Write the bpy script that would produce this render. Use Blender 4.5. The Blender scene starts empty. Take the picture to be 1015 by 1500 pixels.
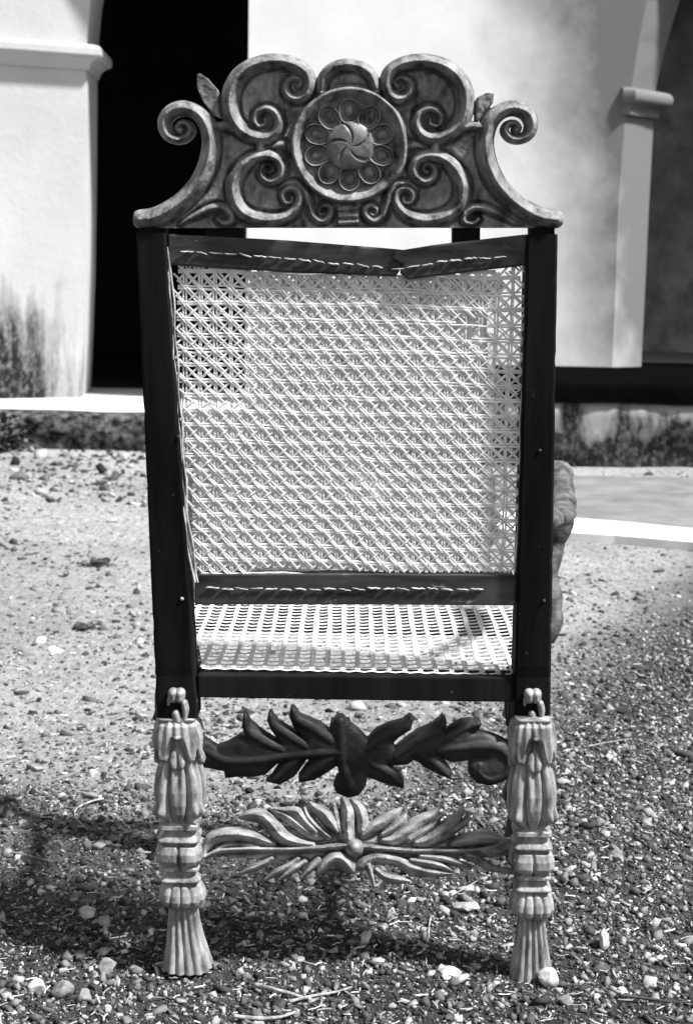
import bpy, math, random
import numpy as np
from mathutils import Vector, Matrix, noise

random.seed(7); rng = np.random.default_rng(7)
S = bpy.context.scene
COL = S.collection

# ------------------------------------------------------------------ camera, sky, sun, exposure
PITCH = math.radians(9.04); ROLL = 0.02; FPX = 2200.0
CAM = Vector((0, -2.2, 1.07))
RC = Matrix.Rotation(math.pi/2 - PITCH, 3, 'X') @ Matrix.Rotation(ROLL, 3, 'Z')
cd = bpy.data.cameras.new('camera'); cam = bpy.data.objects.new('camera', cd); COL.objects.link(cam)
cam.matrix_world = Matrix.Translation(CAM) @ RC.to_4x4()
cd.sensor_fit = 'VERTICAL'; cd.sensor_height = 36; cd.lens = FPX/1500*36
cd.clip_start = 0.05; cd.clip_end = 400
cd.dof.use_dof = True; cd.dof.focus_distance = 2.3; cd.dof.aperture_fstop = 9
S.camera = cam

SUN = Vector((0.53, -0.225, 0.82)).normalized()        # direction towards the sun
w = bpy.data.worlds.new('World'); S.world = w; w.use_nodes = True
nt = w.node_tree; nt.nodes.clear()
sky = nt.nodes.new('ShaderNodeTexSky'); sky.sky_type = 'NISHITA'; sky.sun_disc = False
sky.sun_elevation = math.asin(SUN.z); sky.sun_rotation = math.atan2(SUN.x, SUN.y)
bw = nt.nodes.new('ShaderNodeRGBToBW'); bg = nt.nodes.new('ShaderNodeBackground'); wo = nt.nodes.new('ShaderNodeOutputWorld')
bg.inputs['Strength'].default_value = 0.05
nt.links.new(sky.outputs[0], bw.inputs[0]); nt.links.new(bw.outputs[0], bg.inputs[0]); nt.links.new(bg.outputs[0], wo.inputs[0])
sd = bpy.data.lights.new('sun', 'SUN'); sd.energy = 2.4; sd.angle = math.radians(5)
so = bpy.data.objects.new('sun', sd); COL.objects.link(so)
so.rotation_euler = SUN.to_track_quat('Z', 'Y').to_euler(); so.location = (3, -2, 6)
S.view_settings.view_transform = 'Standard'; S.view_settings.look = 'None'
S.view_settings.gamma = 1; S.view_settings.use_curve_mapping = False
S.view_settings.exposure = 2.15

# ------------------------------------------------------------------ helpers
def ray(px, py):
    return RC @ Vector(((px-507.5)/FPX, -(py-750)/FPX, -1.0))
def P(px, py, Y=0.0, lean=0.0, z0=0.45, slope=0.0):
    """point seen at a pixel, on the plane Y = Y0 + slope*x - lean*(z-z0)"""
    d = ray(px, py)
    t = (Y + slope*CAM.x - lean*(CAM.z-z0) - CAM.y)/(d.y - slope*d.x + lean*d.z)
    return CAM + d*t
def G(px, py, z=0.0):
    d = ray(px, py); return CAM + d*((z-CAM.z)/d.z)

def link_mesh(name, v, f, mat, parent=None, smooth=True, kind=None):
    me = bpy.data.meshes.new(name)
    v = np.asarray(v, dtype=np.float32)
    if isinstance(f, np.ndarray):
        n, k = f.shape
        me.vertices.add(len(v)); me.vertices.foreach_set('co', v.ravel())
        me.loops.add(n*k); me.loops.foreach_set('vertex_index', f.astype(np.int32).ravel())
        me.polygons.add(n); me.polygons.foreach_set('loop_start', np.arange(0, n*k, k, dtype=np.int32))
        me.polygons.foreach_set('loop_total', np.full(n, k, dtype=np.int32))
        me.update(calc_edges=True)
    else:
        me.from_pydata(v.tolist(), [], f)
    me.validate()
    if smooth: me.polygons.foreach_set('use_smooth', np.ones(len(me.polygons), dtype=bool))
    me.materials.append(mat)
    o = bpy.data.objects.new(name, me); COL.objects.link(o)
    if parent is not None:
        o.parent = parent; 
        bpyw = world_of(parent); o.matrix_parent_inverse = bpyw.inverted()
    if kind: o['kind'] = kind
    return o
WORLD = {}
def world_of(o):
    m = o.matrix_basis.copy()
    if o.parent: m = world_of(o.parent) @ o.matrix_parent_inverse @ m
    return m
def thing(name, label, cat, loc, group=None):
    o = bpy.data.objects.new(name, None); COL.objects.link(o); o.location = loc
    o.empty_display_size = .05
    o['label'] = label; o['category'] = cat
    if group: o['group'] = group
    return o
def tag(o, label, cat, group=None):
    o['label'] = label; o['category'] = cat
    if group: o['group'] = group
    return o

def box8(c, mat, name, parent=None, bevel=0.0, kind=None, rough=0.0, seg=2):
    """a box from eight corners: bottom ring (4) then top ring (4)"""
    f = [(0,3,2,1),(4,5,6,7),(0,1,5,4),(1,2,6,5),(2,3,7,6),(3,0,4,7)]
    o = link_mesh(name, [tuple(p) for p in c], f, mat, parent, smooth=False, kind=kind)
    if bevel:
        m = o.modifiers.new('bevel', 'BEVEL'); m.width = bevel; m.segments = seg; m.limit_method = 'ANGLE'
    return o
def slab_px(pts, mat, name, parent, Yf, depth, lean=0.0, bevel=0.0, sub=0, wob=0.0, **kw):
    """prism: pixel outline on a plane at Yf, pushed back by depth"""
    F = [P(x, y, Yf, lean) for x, y in pts]
    B = [p + Vector((0, depth, 0)) for p in F]
    n = len(F)
    f = [tuple(range(n-1, -1, -1)), tuple(range(n, 2*n))] + [(i, (i+1) % n, n+(i+1) % n, n+i) for i in range(n)]
    a = sum((F[i].x*F[(i+1) % n].z - F[(i+1) % n].x*F[i].z) for i in range(n))
    if a > 0: f = [t[::-1] for t in f]
    o = link_mesh(name, [tuple(p) for p in F+B], f, mat, parent, smooth=False)
    if bevel:
        m = o.modifiers.new('bevel', 'BEVEL'); m.width = bevel; m.segments = 2; m.limit_method = 'ANGLE'
    return o

# ------------------------------------------------------------------ materials (all neutral: a black-and-white world)
def mat(name, lo, hi, scale=20, rough=.6, bump=.2, bscale=80, stretch=(1,1,1), detail=6, p0=.35, p1=.65, bdist=.002, spec=.4, coat=0):
    m = bpy.data.materials.new(name); m.use_nodes = True
    t = m.node_tree; b = t.nodes['Principled BSDF']
    tc = t.nodes.new('ShaderNodeTexCoord'); mp = t.nodes.new('ShaderNodeMapping'); mp.inputs['Scale'].default_value = stretch
    n = t.nodes.new('ShaderNodeTexNoise'); n.inputs['Scale'].default_value = scale; n.inputs['Detail'].default_value = detail; n.inputs['Roughness'].default_value = .62
    r = t.nodes.new('ShaderNodeValToRGB'); r.color_ramp.elements[0].position = p0; r.color_ramp.elements[1].position = p1
    r.color_ramp.elements[0].color = (lo, lo, lo, 1); r.color_ramp.elements[1].color = (hi, hi, hi, 1)
    L = t.links.new
    L(tc.outputs['Object'], mp.inputs[0]); L(mp.outputs[0], n.inputs['Vector']); L(n.outputs[0], r.inputs[0]); L(r.outputs[0], b.inputs['Base Color'])
    n2 = t.nodes.new('ShaderNodeTexNoise'); n2.inputs['Scale'].default_value = bscale; n2.inputs['Detail'].default_value = 5
    bp = t.nodes.new('ShaderNodeBump'); bp.inputs['Strength'].default_value = bump; bp.inputs['Distance'].default_value = bdist
    L(mp.outputs[0], n2.inputs['Vector']); L(n2.outputs[0], bp.inputs['Height']); L(bp.outputs[0], b.inputs['Normal'])
    b.inputs['Roughness'].default_value = rough
    b.inputs['Specular IOR Level'].default_value = spec
    if coat: b.inputs['Coat Weight'].default_value = coat; b.inputs['Coat Roughness'].default_value = .25
    m['n'] = 1
    return m
M = {}
M['post'] = mat('dark_wood', .003, .012, 14, .75, .35, 60, (1,1,.12), spec=.05)
def flecks(m, amt=.16, sc=90, th=.70, vs=(1,1,.5)):
    t = m.node_tree; b = t.nodes['Principled BSDF']; L = t.links.new; N = t.nodes.new
    src = b.inputs['Base Color'].links[0].from_socket
    tc = N('ShaderNodeTexCoord'); mp = N('ShaderNodeMapping'); mp.inputs['Scale'].default_value = vs; L(tc.outputs['Object'], mp.inputs[0])
    n = N('ShaderNodeTexNoise'); n.inputs['Scale'].default_value = sc; n.inputs['Detail'].default_value = 8; n.inputs['Roughness'].default_value = .75; L(mp.outputs[0], n.inputs['Vector'])
    r_ = N('ShaderNodeValToRGB'); r_.color_ramp.elements[0].position = th-.03; r_.color_ramp.elements[1].position = th+.02; L(n.outputs[0], r_.inputs[0])
    mx = N('ShaderNodeMixRGB'); L(r_.outputs[0], mx.inputs[0]); L(src, mx.inputs[1]); mx.inputs[2].default_value = (amt, amt, amt, 1); L(mx.outputs[0], b.inputs['Base Color'])
flecks(M['post'])
M['rail'] = mat('rail_wood', .006, .06, 30, .55, .4, 60, (.15,1,1), spec=.2)
M['crest'] = mat('worn_carved_wood', .02, .27, 55, .58, .8, 120, (1,1,.6), spec=.3, p0=.32, p1=.68, bdist=.002, detail=9)
flecks(M['rail'], .2, 60, .66, (.3,1,1))
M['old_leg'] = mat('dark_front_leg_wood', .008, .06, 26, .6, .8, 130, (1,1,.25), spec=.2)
M['arm'] = mat('worn_arm_wood', .015, .16, 30, .45, .8, 130, spec=.4)
M['leg'] = mat('weathered_leg_wood', .02, .36, 55, .45, .9, 160, (1,1,.35), spec=.4, p0=.28, p1=.72, bdist=.0015)
M['stretch'] = mat('weathered_stretcher_wood', .02, .34, 55, .48, .5, 120, (.4,1,1), spec=.3, p0=.3, p1=.7, bdist=.0015)
M['shade_wood'] = mat('shaded_stretcher_wood', .005, .03, 25, .55, .5, 100, (.4,1,1), spec=.3)  # shade under the seat put into the near-black wood colour
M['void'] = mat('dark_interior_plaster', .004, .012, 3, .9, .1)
M['hall'] = mat('grey_interior_plaster', .2, .42, 5, .9, .1)

def cane_mat():
    m = mat('split_cane', .82, .93, 60, .5, .3, 200, spec=.4, p0=.3, p1=.6)
    t = m.node_tree; b = t.nodes['Principled BSDF']
    tr = t.nodes.new('ShaderNodeBsdfTranslucent'); tr.inputs[0].default_value = (.8,.8,.8,1)
    mx = t.nodes.new('ShaderNodeMixShader'); mx.inputs[0].default_value = .45
    out = [n for n in t.nodes if n.type == 'OUTPUT_MATERIAL'][0]
    g = t.nodes.new('ShaderNodeNewGeometry'); rr = t.nodes.new('ShaderNodeValToRGB'); e = rr.color_ramp.elements
    e[0].color = (.8,.8,.8,1); e[1].color = (1,1,1,1); e[1].position = .5; t.links.new(g.outputs['Random Per Island'], rr.inputs[0])
    mu = t.nodes.new('ShaderNodeMixRGB'); mu.blend_type = 'MULTIPLY'; mu.inputs[0].default_value = 1
    t.links.new(b.inputs['Base Color'].links[0].from_socket, mu.inputs[1]); t.links.new(rr.outputs[0], mu.inputs[2])
    t.links.new(mu.outputs[0], b.inputs['Base Color']); t.links.new(mu.outputs[0], tr.inputs[0])
    t.links.new(b.outputs[0], mx.inputs[1]); t.links.new(tr.outputs[0], mx.inputs[2]); t.links.new(mx.outputs[0], out.inputs[0])
    return m
M['cane'] = cane_mat()
M['stitch'] = mat('old_cane_binding', .15, .5, 50, .5, .4, 200, spec=.4)

def plaster(name, base, stain, zmax, amt, streak=3.0, black=.012, soft=.35, side_shade=0, lx=0):
    """limewashed plaster with mould growing from the foot"""
    m = bpy.data.materials.new(name); m.use_nodes = True
    t = m.node_tree; b = t.nodes['Principled BSDF']; L = t.links.new; N = t.nodes.new
    g = N('ShaderNodeNewGeometry'); sp = N('ShaderNodeSeparateXYZ'); L(g.outputs['Position'], sp.inputs[0])
    def noi(sc, det, vscale=(1,1,1), rough=.6):
        mp = N('ShaderNodeMapping'); mp.inputs['Scale'].default_value = vscale
        n = N('ShaderNodeTexNoise'); n.inputs['Scale'].default_value = sc; n.inputs['Detail'].default_value = det; n.inputs['Roughness'].default_value = rough
        L(g.outputs['Position'], mp.inputs[0]); L(mp.outputs[0], n.inputs['Vector']); return n.outputs[0]
    def mth(op, a, c, d=None, clamp=False):
        x = N('ShaderNodeMath'); x.operation = op; x.use_clamp = clamp
        for i, v in enumerate((a, c, d)):
            if v is None: continue
            if isinstance(v, (int, float)): x.inputs[i].default_value = v
            else: L(v, x.inputs[i])
        return x.outputs[0]
    h = mth('SUBTRACT', 1.0, mth('DIVIDE', sp.outputs[2], zmax), clamp=True)              # 1 at the foot, 0 at zmax
    s1 = noi(3.0, 6, (streak, streak, .5)); s2 = noi(6, 9, (1,1,.55), .7)
    k = mth('ADD', mth('MULTIPLY', s1, 1.1), mth('MULTIPLY', s2, .8))
    k = mth('ADD', mth('SUBTRACT', k, 1.45), mth('MULTIPLY', h, amt))
    if lx: k = mth('ADD', k, mth('MULTIPLY', mth('MULTIPLY', mth('SUBTRACT', -1.86, sp.outputs[0]), lx, clamp=True), mth('MULTIPLY', mth('SUBTRACT', h, .3), 2.0)))
    k = mth('DIVIDE', k, soft, clamp=True)
    fine = noi(34, 7, (1,1,.7), .7)
    k = mth('MULTIPLY', k, mth('ADD', mth('MULTIPLY', mth('SUBTRACT', fine, .25), 1.8, clamp=True), .5, clamp=True))
    big = noi(1.3, 5)
    if '_right' in name or 'ledge' in name: bumpk = .12
    else: bumpk = .4
    cb = N('ShaderNodeValToRGB'); cb.color_ramp.elements[0].position = .3; cb.color_ramp.elements[1].position = .7
    cb.color_ramp.elements[0].color = (base*.80,)*3+(1,); cb.color_ramp.elements[1].color = (base,)*3+(1,)
    L(big, cb.inputs[0])
    if side_shade:
        gx = mth('ADD', mth('SUBTRACT', sp.outputs[0], .85), mth('MULTIPLY', mth('SUBTRACT', sp.outputs[2], 2.0), .25))  # soft shade painted into the plaster colour, deeper towards the right and top
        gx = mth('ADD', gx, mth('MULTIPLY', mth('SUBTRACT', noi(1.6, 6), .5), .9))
        gk = mth('MULTIPLY', mth('DIVIDE', gx, .75, clamp=True), side_shade)
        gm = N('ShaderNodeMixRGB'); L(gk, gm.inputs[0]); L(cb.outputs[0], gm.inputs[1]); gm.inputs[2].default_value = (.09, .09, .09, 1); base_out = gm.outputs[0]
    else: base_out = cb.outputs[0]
    mx = N('ShaderNodeMixRGB'); L(k, mx.inputs[0]); L(base_out, mx.inputs[1]); mx.inputs[2].default_value = (black,)*3+(1,)
    L(mx.outputs[0], b.inputs['Base Color'])
    b.inputs['Roughness'].default_value = .9; b.inputs['Specular IOR Level'].default_value = .15
    bp = N('ShaderNodeBump'); bp.inputs['Strength'].default_value = bumpk; bp.inputs['Distance'].default_value = .01
    L(noi(22, 8, (1,1,1), .65), bp.inputs['Height']); L(bp.outputs[0], b.inputs['Normal'])
    return m
M['pier_l'] = plaster('limewash_left', .46, .1, 1.7, .86, lx=2.2, soft=.6, streak=4.5)
M['pier_r'] = plaster('limewash_right', .74, .1, 2.2, .34, streak=2.0, black=.12, side_shade=.92)
M['plinth'] = plaster('mouldy_plinth_plaster', .30, .1, .75, 1.0, streak=1.0, black=.012, soft=.22)
M['black_ledge'] = plaster('black_mould_ledge', .003, .1, 1.0, .3)
M['black_ledge'].node_tree.nodes['Principled BSDF'].inputs['Specular IOR Level'].default_value = 0.0
M['slab'] = plaster('pale_floor_slab', .62, .1, .5, .0)
M['rubble'] = mat('dark_rubble', .006, .16, 22, .9, .8, 40, p0=.4, p1=.75, bdist=.01, spec=.1)
M['kerb'] = mat('pale_cement', .5, .75, 4, .9, .3, 40, spec=.1)

def ground_mat():
    m = bpy.data.materials.new('gritty_earth'); m.use_nodes = True
    t = m.node_tree; b = t.nodes['Principled BSDF']; L = t.links.new; N = t.nodes.new
    g = N('ShaderNodeNewGeometry'); sp = N('ShaderNodeSeparateXYZ'); L(g.outputs['Position'], sp.inputs[0])
    def noi(sc, det, vs=(1,1,1), rough=.6):
        mp = N('ShaderNodeMapping'); mp.inputs['Scale'].default_value = vs
        n = N('ShaderNodeTexNoise'); n.inputs['Scale'].default_value = sc; n.inputs['Detail'].default_value = det; n.inputs['Roughness'].default_value = rough
        L(g.outputs['Position'], mp.inputs[0]); L(mp.outputs[0], n.inputs['Vector']); return n.outputs[0]
    def mth(op, a, c, clamp=False):
        x = N('ShaderNodeMath'); x.operation = op; x.use_clamp = clamp
        for i, v in enumerate((a, c)):
            if isinstance(v, (int, float)): x.inputs[i].default_value = v
            else: L(v, x.inputs[i])
        return x.outputs[0]
    def ramp(x, a, b_, c0, c1):
        r = N('ShaderNodeValToRGB'); e = r.color_ramp.elements
        e[0].position = a; e[1].position = b_; e[0].color = (c0,)*3+(1,); e[1].color = (c1,)*3+(1,); L(x, r.inputs[0]); return r.outputs[0]
    # dark gravelly soil near, pale trodden earth further off (the border runs further off on the right)
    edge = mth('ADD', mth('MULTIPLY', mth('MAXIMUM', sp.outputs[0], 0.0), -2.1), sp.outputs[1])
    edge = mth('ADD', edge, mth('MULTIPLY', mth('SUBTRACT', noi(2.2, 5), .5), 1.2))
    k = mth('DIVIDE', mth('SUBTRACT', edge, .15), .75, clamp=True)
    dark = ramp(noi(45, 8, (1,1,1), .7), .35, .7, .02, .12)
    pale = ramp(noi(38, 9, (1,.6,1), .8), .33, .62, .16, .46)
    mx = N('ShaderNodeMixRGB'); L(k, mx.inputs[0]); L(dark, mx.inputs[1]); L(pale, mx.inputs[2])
    # darker damp patches far off
    patch = ramp(noi(1.1, 6, (1, 1, 1)), .42, .60, 1.0, .62)
    mu = N('ShaderNodeMixRGB'); mu.blend_type = 'MULTIPLY'; mu.inputs[0].default_value = .7; L(mx.outputs[0], mu.inputs[1]); L(patch, mu.inputs[2])
    L(mu.outputs[0], b.inputs['Base Color'])
    b.inputs['Roughness'].default_value = .95; b.inputs['Specular IOR Level'].default_value = .1
    bp = N('ShaderNodeBump'); bp.inputs['Strength'].default_value = 1.0; bp.inputs['Distance'].default_value = .02
    L(noi(60, 8, (1,1,1), .7), bp.inputs['Height']); L(bp.outputs[0], b.inputs['Normal'])
    return m
M['ground'] = ground_mat()

def island_mat(name, stops, rough=.85, bump=.4):
    m = bpy.data.materials.new(name); m.use_nodes = True
    t = m.node_tree; b = t.nodes['Principled BSDF']; L = t.links.new; N = t.nodes.new
    g = N('ShaderNodeNewGeometry'); r = N('ShaderNodeValToRGB'); L(g.outputs['Random Per Island'], r.inputs[0])
    e = r.color_ramp.elements
    while len(e) < len(stops): e.new(.5)
    for k, (p, c) in enumerate(stops): e[k].position = p; e[k].color = (c,)*3+(1,)
    n = N('ShaderNodeTexNoise'); n.inputs['Scale'].default_value = 160; n.inputs['Detail'].default_value = 5
    L(g.outputs['Position'], n.inputs['Vector'])
    mm = N('ShaderNodeMath'); mm.operation = 'MULTIPLY_ADD'; L(n.outputs[0], mm.inputs[0]); mm.inputs[1].default_value = 1.0; mm.inputs[2].default_value = .5
    mu = N('ShaderNodeMixRGB'); mu.blend_type = 'MULTIPLY'; mu.inputs[0].default_value = 1; L(r.outputs[0], mu.inputs[1]); L(mm.outputs[0], mu.inputs[2])
    L(mu.outputs[0], b.inputs['Base Color']); b.inputs['Roughness'].default_value = rough; b.inputs['Specular IOR Level'].default_value = .2
    bp = N('ShaderNodeBump'); bp.inputs['Strength'].default_value = bump; bp.inputs['Distance'].default_value = .002
    L(n.outputs[0], bp.inputs['Height']); L(bp.outputs[0], b.inputs['Normal'])
    return m
M['gravel'] = island_mat('mixed_gravel', [(0,.015),(.4,.06),(.75,.16),(.94,.30),(1,.5)])
M['stone_pale'] = mat('pale_stone', .24, .48, 60, .85, .6, 120, spec=.2)
M['stone_grey'] = mat('grey_stone', .09, .26, 60, .85, .6, 120, spec=.2)
M['twig'] = mat('dry_twig', .12, .4, 60, .8, .4, 120, spec=.2)
M['straw'] = island_mat('straw_bits', [(0,.15),(.6,.35),(1,.6)])
M['leaf'] = mat('dark_dry_leaf', .015, .06, 40, .8, .6, 120, spec=.2)
M['bush'] = island_mat('dark_weed_leaves', [(0,.02),(.7,.07),(1,.16)])

# ------------------------------------------------------------------ ground
def gz(x, y):
    return (noise.noise(Vector((x*1.3, y*1.3, 0)))*.018 + noise.noise(Vector((x*5, y*5, 3)))*.006) * min(1, max(.0, 1.0))
def build_ground():
    xs = np.concatenate([[-150,-60,-25,-12,-7,-4], np.arange(-2.6, 2.61, .03), [4,7,12,25,60,150]])
    ys = np.concatenate([[-60,-20,-8,-4,-2], np.arange(-1, 2.0, .03), np.arange(2, 8.5, .1), [12,20,40,90,200]])
    v = [(x, y, gz(x, y) if abs(x) < 4 and -2 < y < 9 else 0) for y in ys for x in xs]
    nx, ny = len(xs), len(ys)
    a = (np.arange(ny-1)[:, None]*nx + np.arange(nx-1)[None, :]).ravel()
    f = np.stack([a, a+1, a+1+nx, a+nx], 1)
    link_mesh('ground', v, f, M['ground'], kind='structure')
build_ground()

# ------------------------------------------------------------------ building: arcade behind
WY = 7.55          # wall plane
bld = thing('arcaded_building', 'whitewashed arcaded building with dark arch openings and mouldy plinth behind the chair', 'building', (0, WY, 0))

def prism_xy(name, poly, z0, z1, m, parent, kind=None, bevel=0):
    """vertical prism over an (x, y) outline given counter-clockwise"""
    n = len(poly)
    v = [(x, y, z0) for x, y in poly] + [(x, y, z1) for x, y in poly]
    f = [tuple(range(n-1, -1, -1)), tuple(range(n, 2*n))] + [(i, (i+1) % n, n+(i+1) % n, n+i) for i in range(n)]
    o = link_mesh(name, v, f, m, parent, smooth=False)
    if bevel:
        b = o.modifiers.new('bevel', 'BEVEL'); b.width = bevel; b.segments = 3; b.limit_method = 'ANGLE'
    return o
ZT = 4.6
# key wall points from where they stand
xL = P(120, 575, WY).x; zf = .215
xc0 = P(361, 300, WY).x
def loft_wall(name, rows, m, parent):
    """stacked horizontal outlines (same point count) -> solid; rows of lists of (x,y,z)"""
    n = len(rows[0]); v = [p for r in rows for p in r]; f = []
    for k in range(len(rows)-1):
        for i in range(n):
            j = (i+1) % n
            f.append((k*n+i, k*n+j, (k+1)*n+j, (k+1)*n+i))
    f.append(tuple(range(n-1, -1, -1))); f.append(tuple((len(rows)-1)*n+i for i in range(n)))
    return link_mesh(name, v, f, m, parent, smooth=False)

# left pier, turned so its face runs away to the right; above the impost it starts to lean into the arch
def left_pier():
    rows = []
    for py, px in ((581, 117), (540, 119), (400, 124), (250, 126), (100, 127), (55, 128), (0, 133), (-40, 139), (-90, 152), (-140, 172), (-200, 215)):
        e = P(px, py, WY+.15); z = e.z if py != 581 else zf-.05
        a = math.radians(22)
        rows.append([(e.x-2.6*math.cos(a), e.y-2.6*math.sin(a)+.0, z), (e.x, e.y, z), (e.x-.02, e.y+.55, z), (e.x-2.6, e.y+.55, z)])
    loft_wall('pier', rows, M['pier_l'], bld)
    # impost moulding: swept profile along the face and round the corner
    e = P(127, 80, WY+.15); a = math.radians(22)
    u = Vector((-math.cos(a), -math.sin(a), 0)); nrm = Vector((math.sin(a), -math.cos(a), 0))
    c = Vector((e.x, e.y, 0))
    path = [(c+u*2.5, nrm), (c, (nrm+Vector((1,0,0))).normalized()*1.15), (c+Vector((-.02,.5,0)), Vector((1,0,0)))]
    zc = P(127, 98, WY).z
    prof = [(0,-.0),(.02,0),(.025,.02),(.03,.035),(.045,.05),(.07,.068),(.095,.075),(.105,.085),(.105,.125),(.095,.14),(.05,.152),(0,.156)]
    v = []; f = []; n = len(prof)
    for q, d in path:
        for o_, z in prof: v.append(tuple(q + d*o_ + Vector((0,0,zc+z))))
    for k in range(len(path)-1):
        for i in range(n-1): f.append((k*n+i, (k+1)*n+i, (k+1)*n+i+1, k*n+i+1))
    o = link_mesh('impost_moulding', v, f, M['pier_l'], bld, smooth=False)
left_pier()

# right pier with a splayed corner running into the next arch
def right_pier():
    rows = []
    for py, px, qx in ((545, 896, 938), (450, 900, 943), (300, 905, 950), (170, 915, 957), (118, 926, 961), (60, 935, 975), (0, 947, 992), (-60, 966, 1016), (-130, 1000, 1060), (-200, 1050, 1120)):
        e = P(px, py, WY); z = e.z
        if py == 545: z = .2
        e2 = P(qx, py, WY+.22)
        x0 = P(362, 300, WY).x
        rows.append([(x0, WY, z), (e.x, WY, z), (e2.x, WY+.22, z), (e2.x, WY+.6, z), (x0, WY+.6, z)])
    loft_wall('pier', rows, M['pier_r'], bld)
    prof = [(0,0),(.03,.0),(.036,.012),(.03,.022),(.032,.035),(.042,.05),(.058,.062),(.078,.07),(.096,.077),(.108,.09),(.114,.108),(.112,.128),(.102,.145),(.085,.156),(.05,.165),(0,.172)]
    zc = P(915, 166, WY).z - .01
    a_ = P(908, 150, WY); b_ = P(921, 150, WY); c_ = P(958, 155, WY+.22)
    A = Vector((a_.x, WY, 0)); B = Vector((b_.x, WY, 0)); Cc = Vector((c_.x, WY+.22, 0)); D = Cc+Vector((0,.3,0))
    n1 = Vector((0,-1,0)); t = (Cc-B).normalized(); n2 = Vector((t.y, -t.x, 0)); n3 = Vector((1,0,0))
    path = [(A, n1*.0), (A+Vector((.01,0,0)), n1*.35), (B, (n1+n2).normalized()*.6), (Cc, (n2+n3).normalized()*1.05), (D, n3)]
    v = []; f = []; n = len(prof)
    for q, d in path:
        for o_, z in prof: v.append(tuple(q + d*o_ + Vector((0,0,zc+z))))
    for k in range(len(path)-1):
        for i in range(n-1): f.append((k*n+i, (k+1)*n+i, (k+1)*n+i+1, k*n+i+1))
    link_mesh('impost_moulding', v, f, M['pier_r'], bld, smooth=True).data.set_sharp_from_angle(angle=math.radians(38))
right_pier()
# piers beyond the frame, wall above the arches, roof, dark halls inside
xr = P(1240, 300, WY).x
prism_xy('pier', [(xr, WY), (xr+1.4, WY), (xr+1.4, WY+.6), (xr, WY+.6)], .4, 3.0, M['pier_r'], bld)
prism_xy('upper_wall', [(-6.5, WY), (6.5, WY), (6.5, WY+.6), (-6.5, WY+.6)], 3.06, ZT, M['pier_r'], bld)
prism_xy('roof', [(-6.8, WY-.25), (6.8, WY-.25), (6.8, WY+6.5), (-6.8, WY+6.5)], ZT, ZT+.18, M['rubble'], bld)
def hall(x0, x1, z0, m, name, dep=5.5):
    y0, y1, z1 = WY+.62, WY+dep, ZT-.01
    v = [(x0,y0,z0),(x1,y0,z0),(x1,y1,z0),(x0,y1,z0),(x0,y0,z1),(x1,y0,z1),(x1,y1,z1),(x0,y1,z1)]
    f = [(0,1,2,3),(4,7,6,5),(1,5,6,2),(2,6,7,3),(3,7,4,0)]
    link_mesh(name, v, f, m, bld, smooth=False)
xm = P(640, 300, WY).x
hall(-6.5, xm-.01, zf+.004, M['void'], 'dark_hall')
hall(xm+.01, 6.5, .504, M['hall'], 'inner_hall', 2.2)
prism_xy('hall_wall', [(-6.5, WY+.61), (-6.42, WY+.61), (-6.42, WY+5.6), (-6.5, WY+5.6)], 0, ZT, M['hall'], bld)

# plinth with its floors and ledge: a rough displaced face
def rough_block(name, x0, x1, y0, y1, z0, z1, m, parent, amp=.02, step=.04, over=None, fringe=0):
    """block whose front face and front top edge are uneven"""
    nx = max(2, int((x1-x0)/step)); prof = []
    nz = max(2, int((z1-z0)/step))
    for k in range(nz+1): prof.append((0, z0+(z1-z0)*k/nz))
    nyy = max(2, int((y1-y0)/.12))
    for k in range(1, nyy+1): prof.append(((y1-y0)*k/nyy, z1))
    v = []; n = len(prof)
    for i in range(nx+1):
        x = x0+(x1-x0)*i/nx
        for j, (dy, z) in enumerate(prof):
            d = noise.noise(Vector((x*3, z*6, dy)))*amp + noise.noise(Vector((x*11, z*14, 5)))*amp*.6
            dz = 0
            if dy == 0: yy = y0 + d
            else: yy = y0+dy; dz = noise.noise(Vector((x*2, yy*3, 8)))*amp*.3
            if j == nz: yy = y0+.012+d; dz = -.008+d*.4
            v.append((x, yy, z+dz))
    a = (np.arange(nx)[:, None]*n + np.arange(n-1)[None, :]).ravel()
    f = np.stack([a, a+n, a+n+1, a+1], 1)
    v = np.array(v); base = len(v)
    # close the ends and back
    ext = []; fl = f.tolist()
    e0 = [i for i in range(n)]; e1 = [nx*n+i for i in range(n)]
    back = [(x0,y1,z0),(x1,y1,z0)]
    v = np.vstack([v, back])
    faces = [tuple(q) for q in fl] + [tuple(e0+[base]), tuple((e1+[base+1])[::-1]), (base, e0[-1], e1[-1], base+1), (base+1, e1[0], e0[0], base)]
    return link_mesh(name, v, faces, m, parent, smooth=True)
YL = 6.72; YR = 6.25
xj = P(640, 600, YR).x; xs0 = -6.6
rough_block('rubble_footing', xs0, xj, YL-.05, YL+.3, -.1, zf-.004, M['rubble'], bld, amp=.06, step=.03)
rough_block('floor_slab', xs0, xj, YL+.13, WY+1.0, zf-.045, zf+.008, M['slab'], bld, amp=.02)
rough_block('plinth', xj, 6.6, YR+.068, YR+.6, -.1, .372, M['plinth'], bld, amp=.025)
rough_block('ledge', xj-.03, 6.6, YR+.05, WY+1.0, .375, .50, M['black_ledge'], bld, amp=.02)

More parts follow.
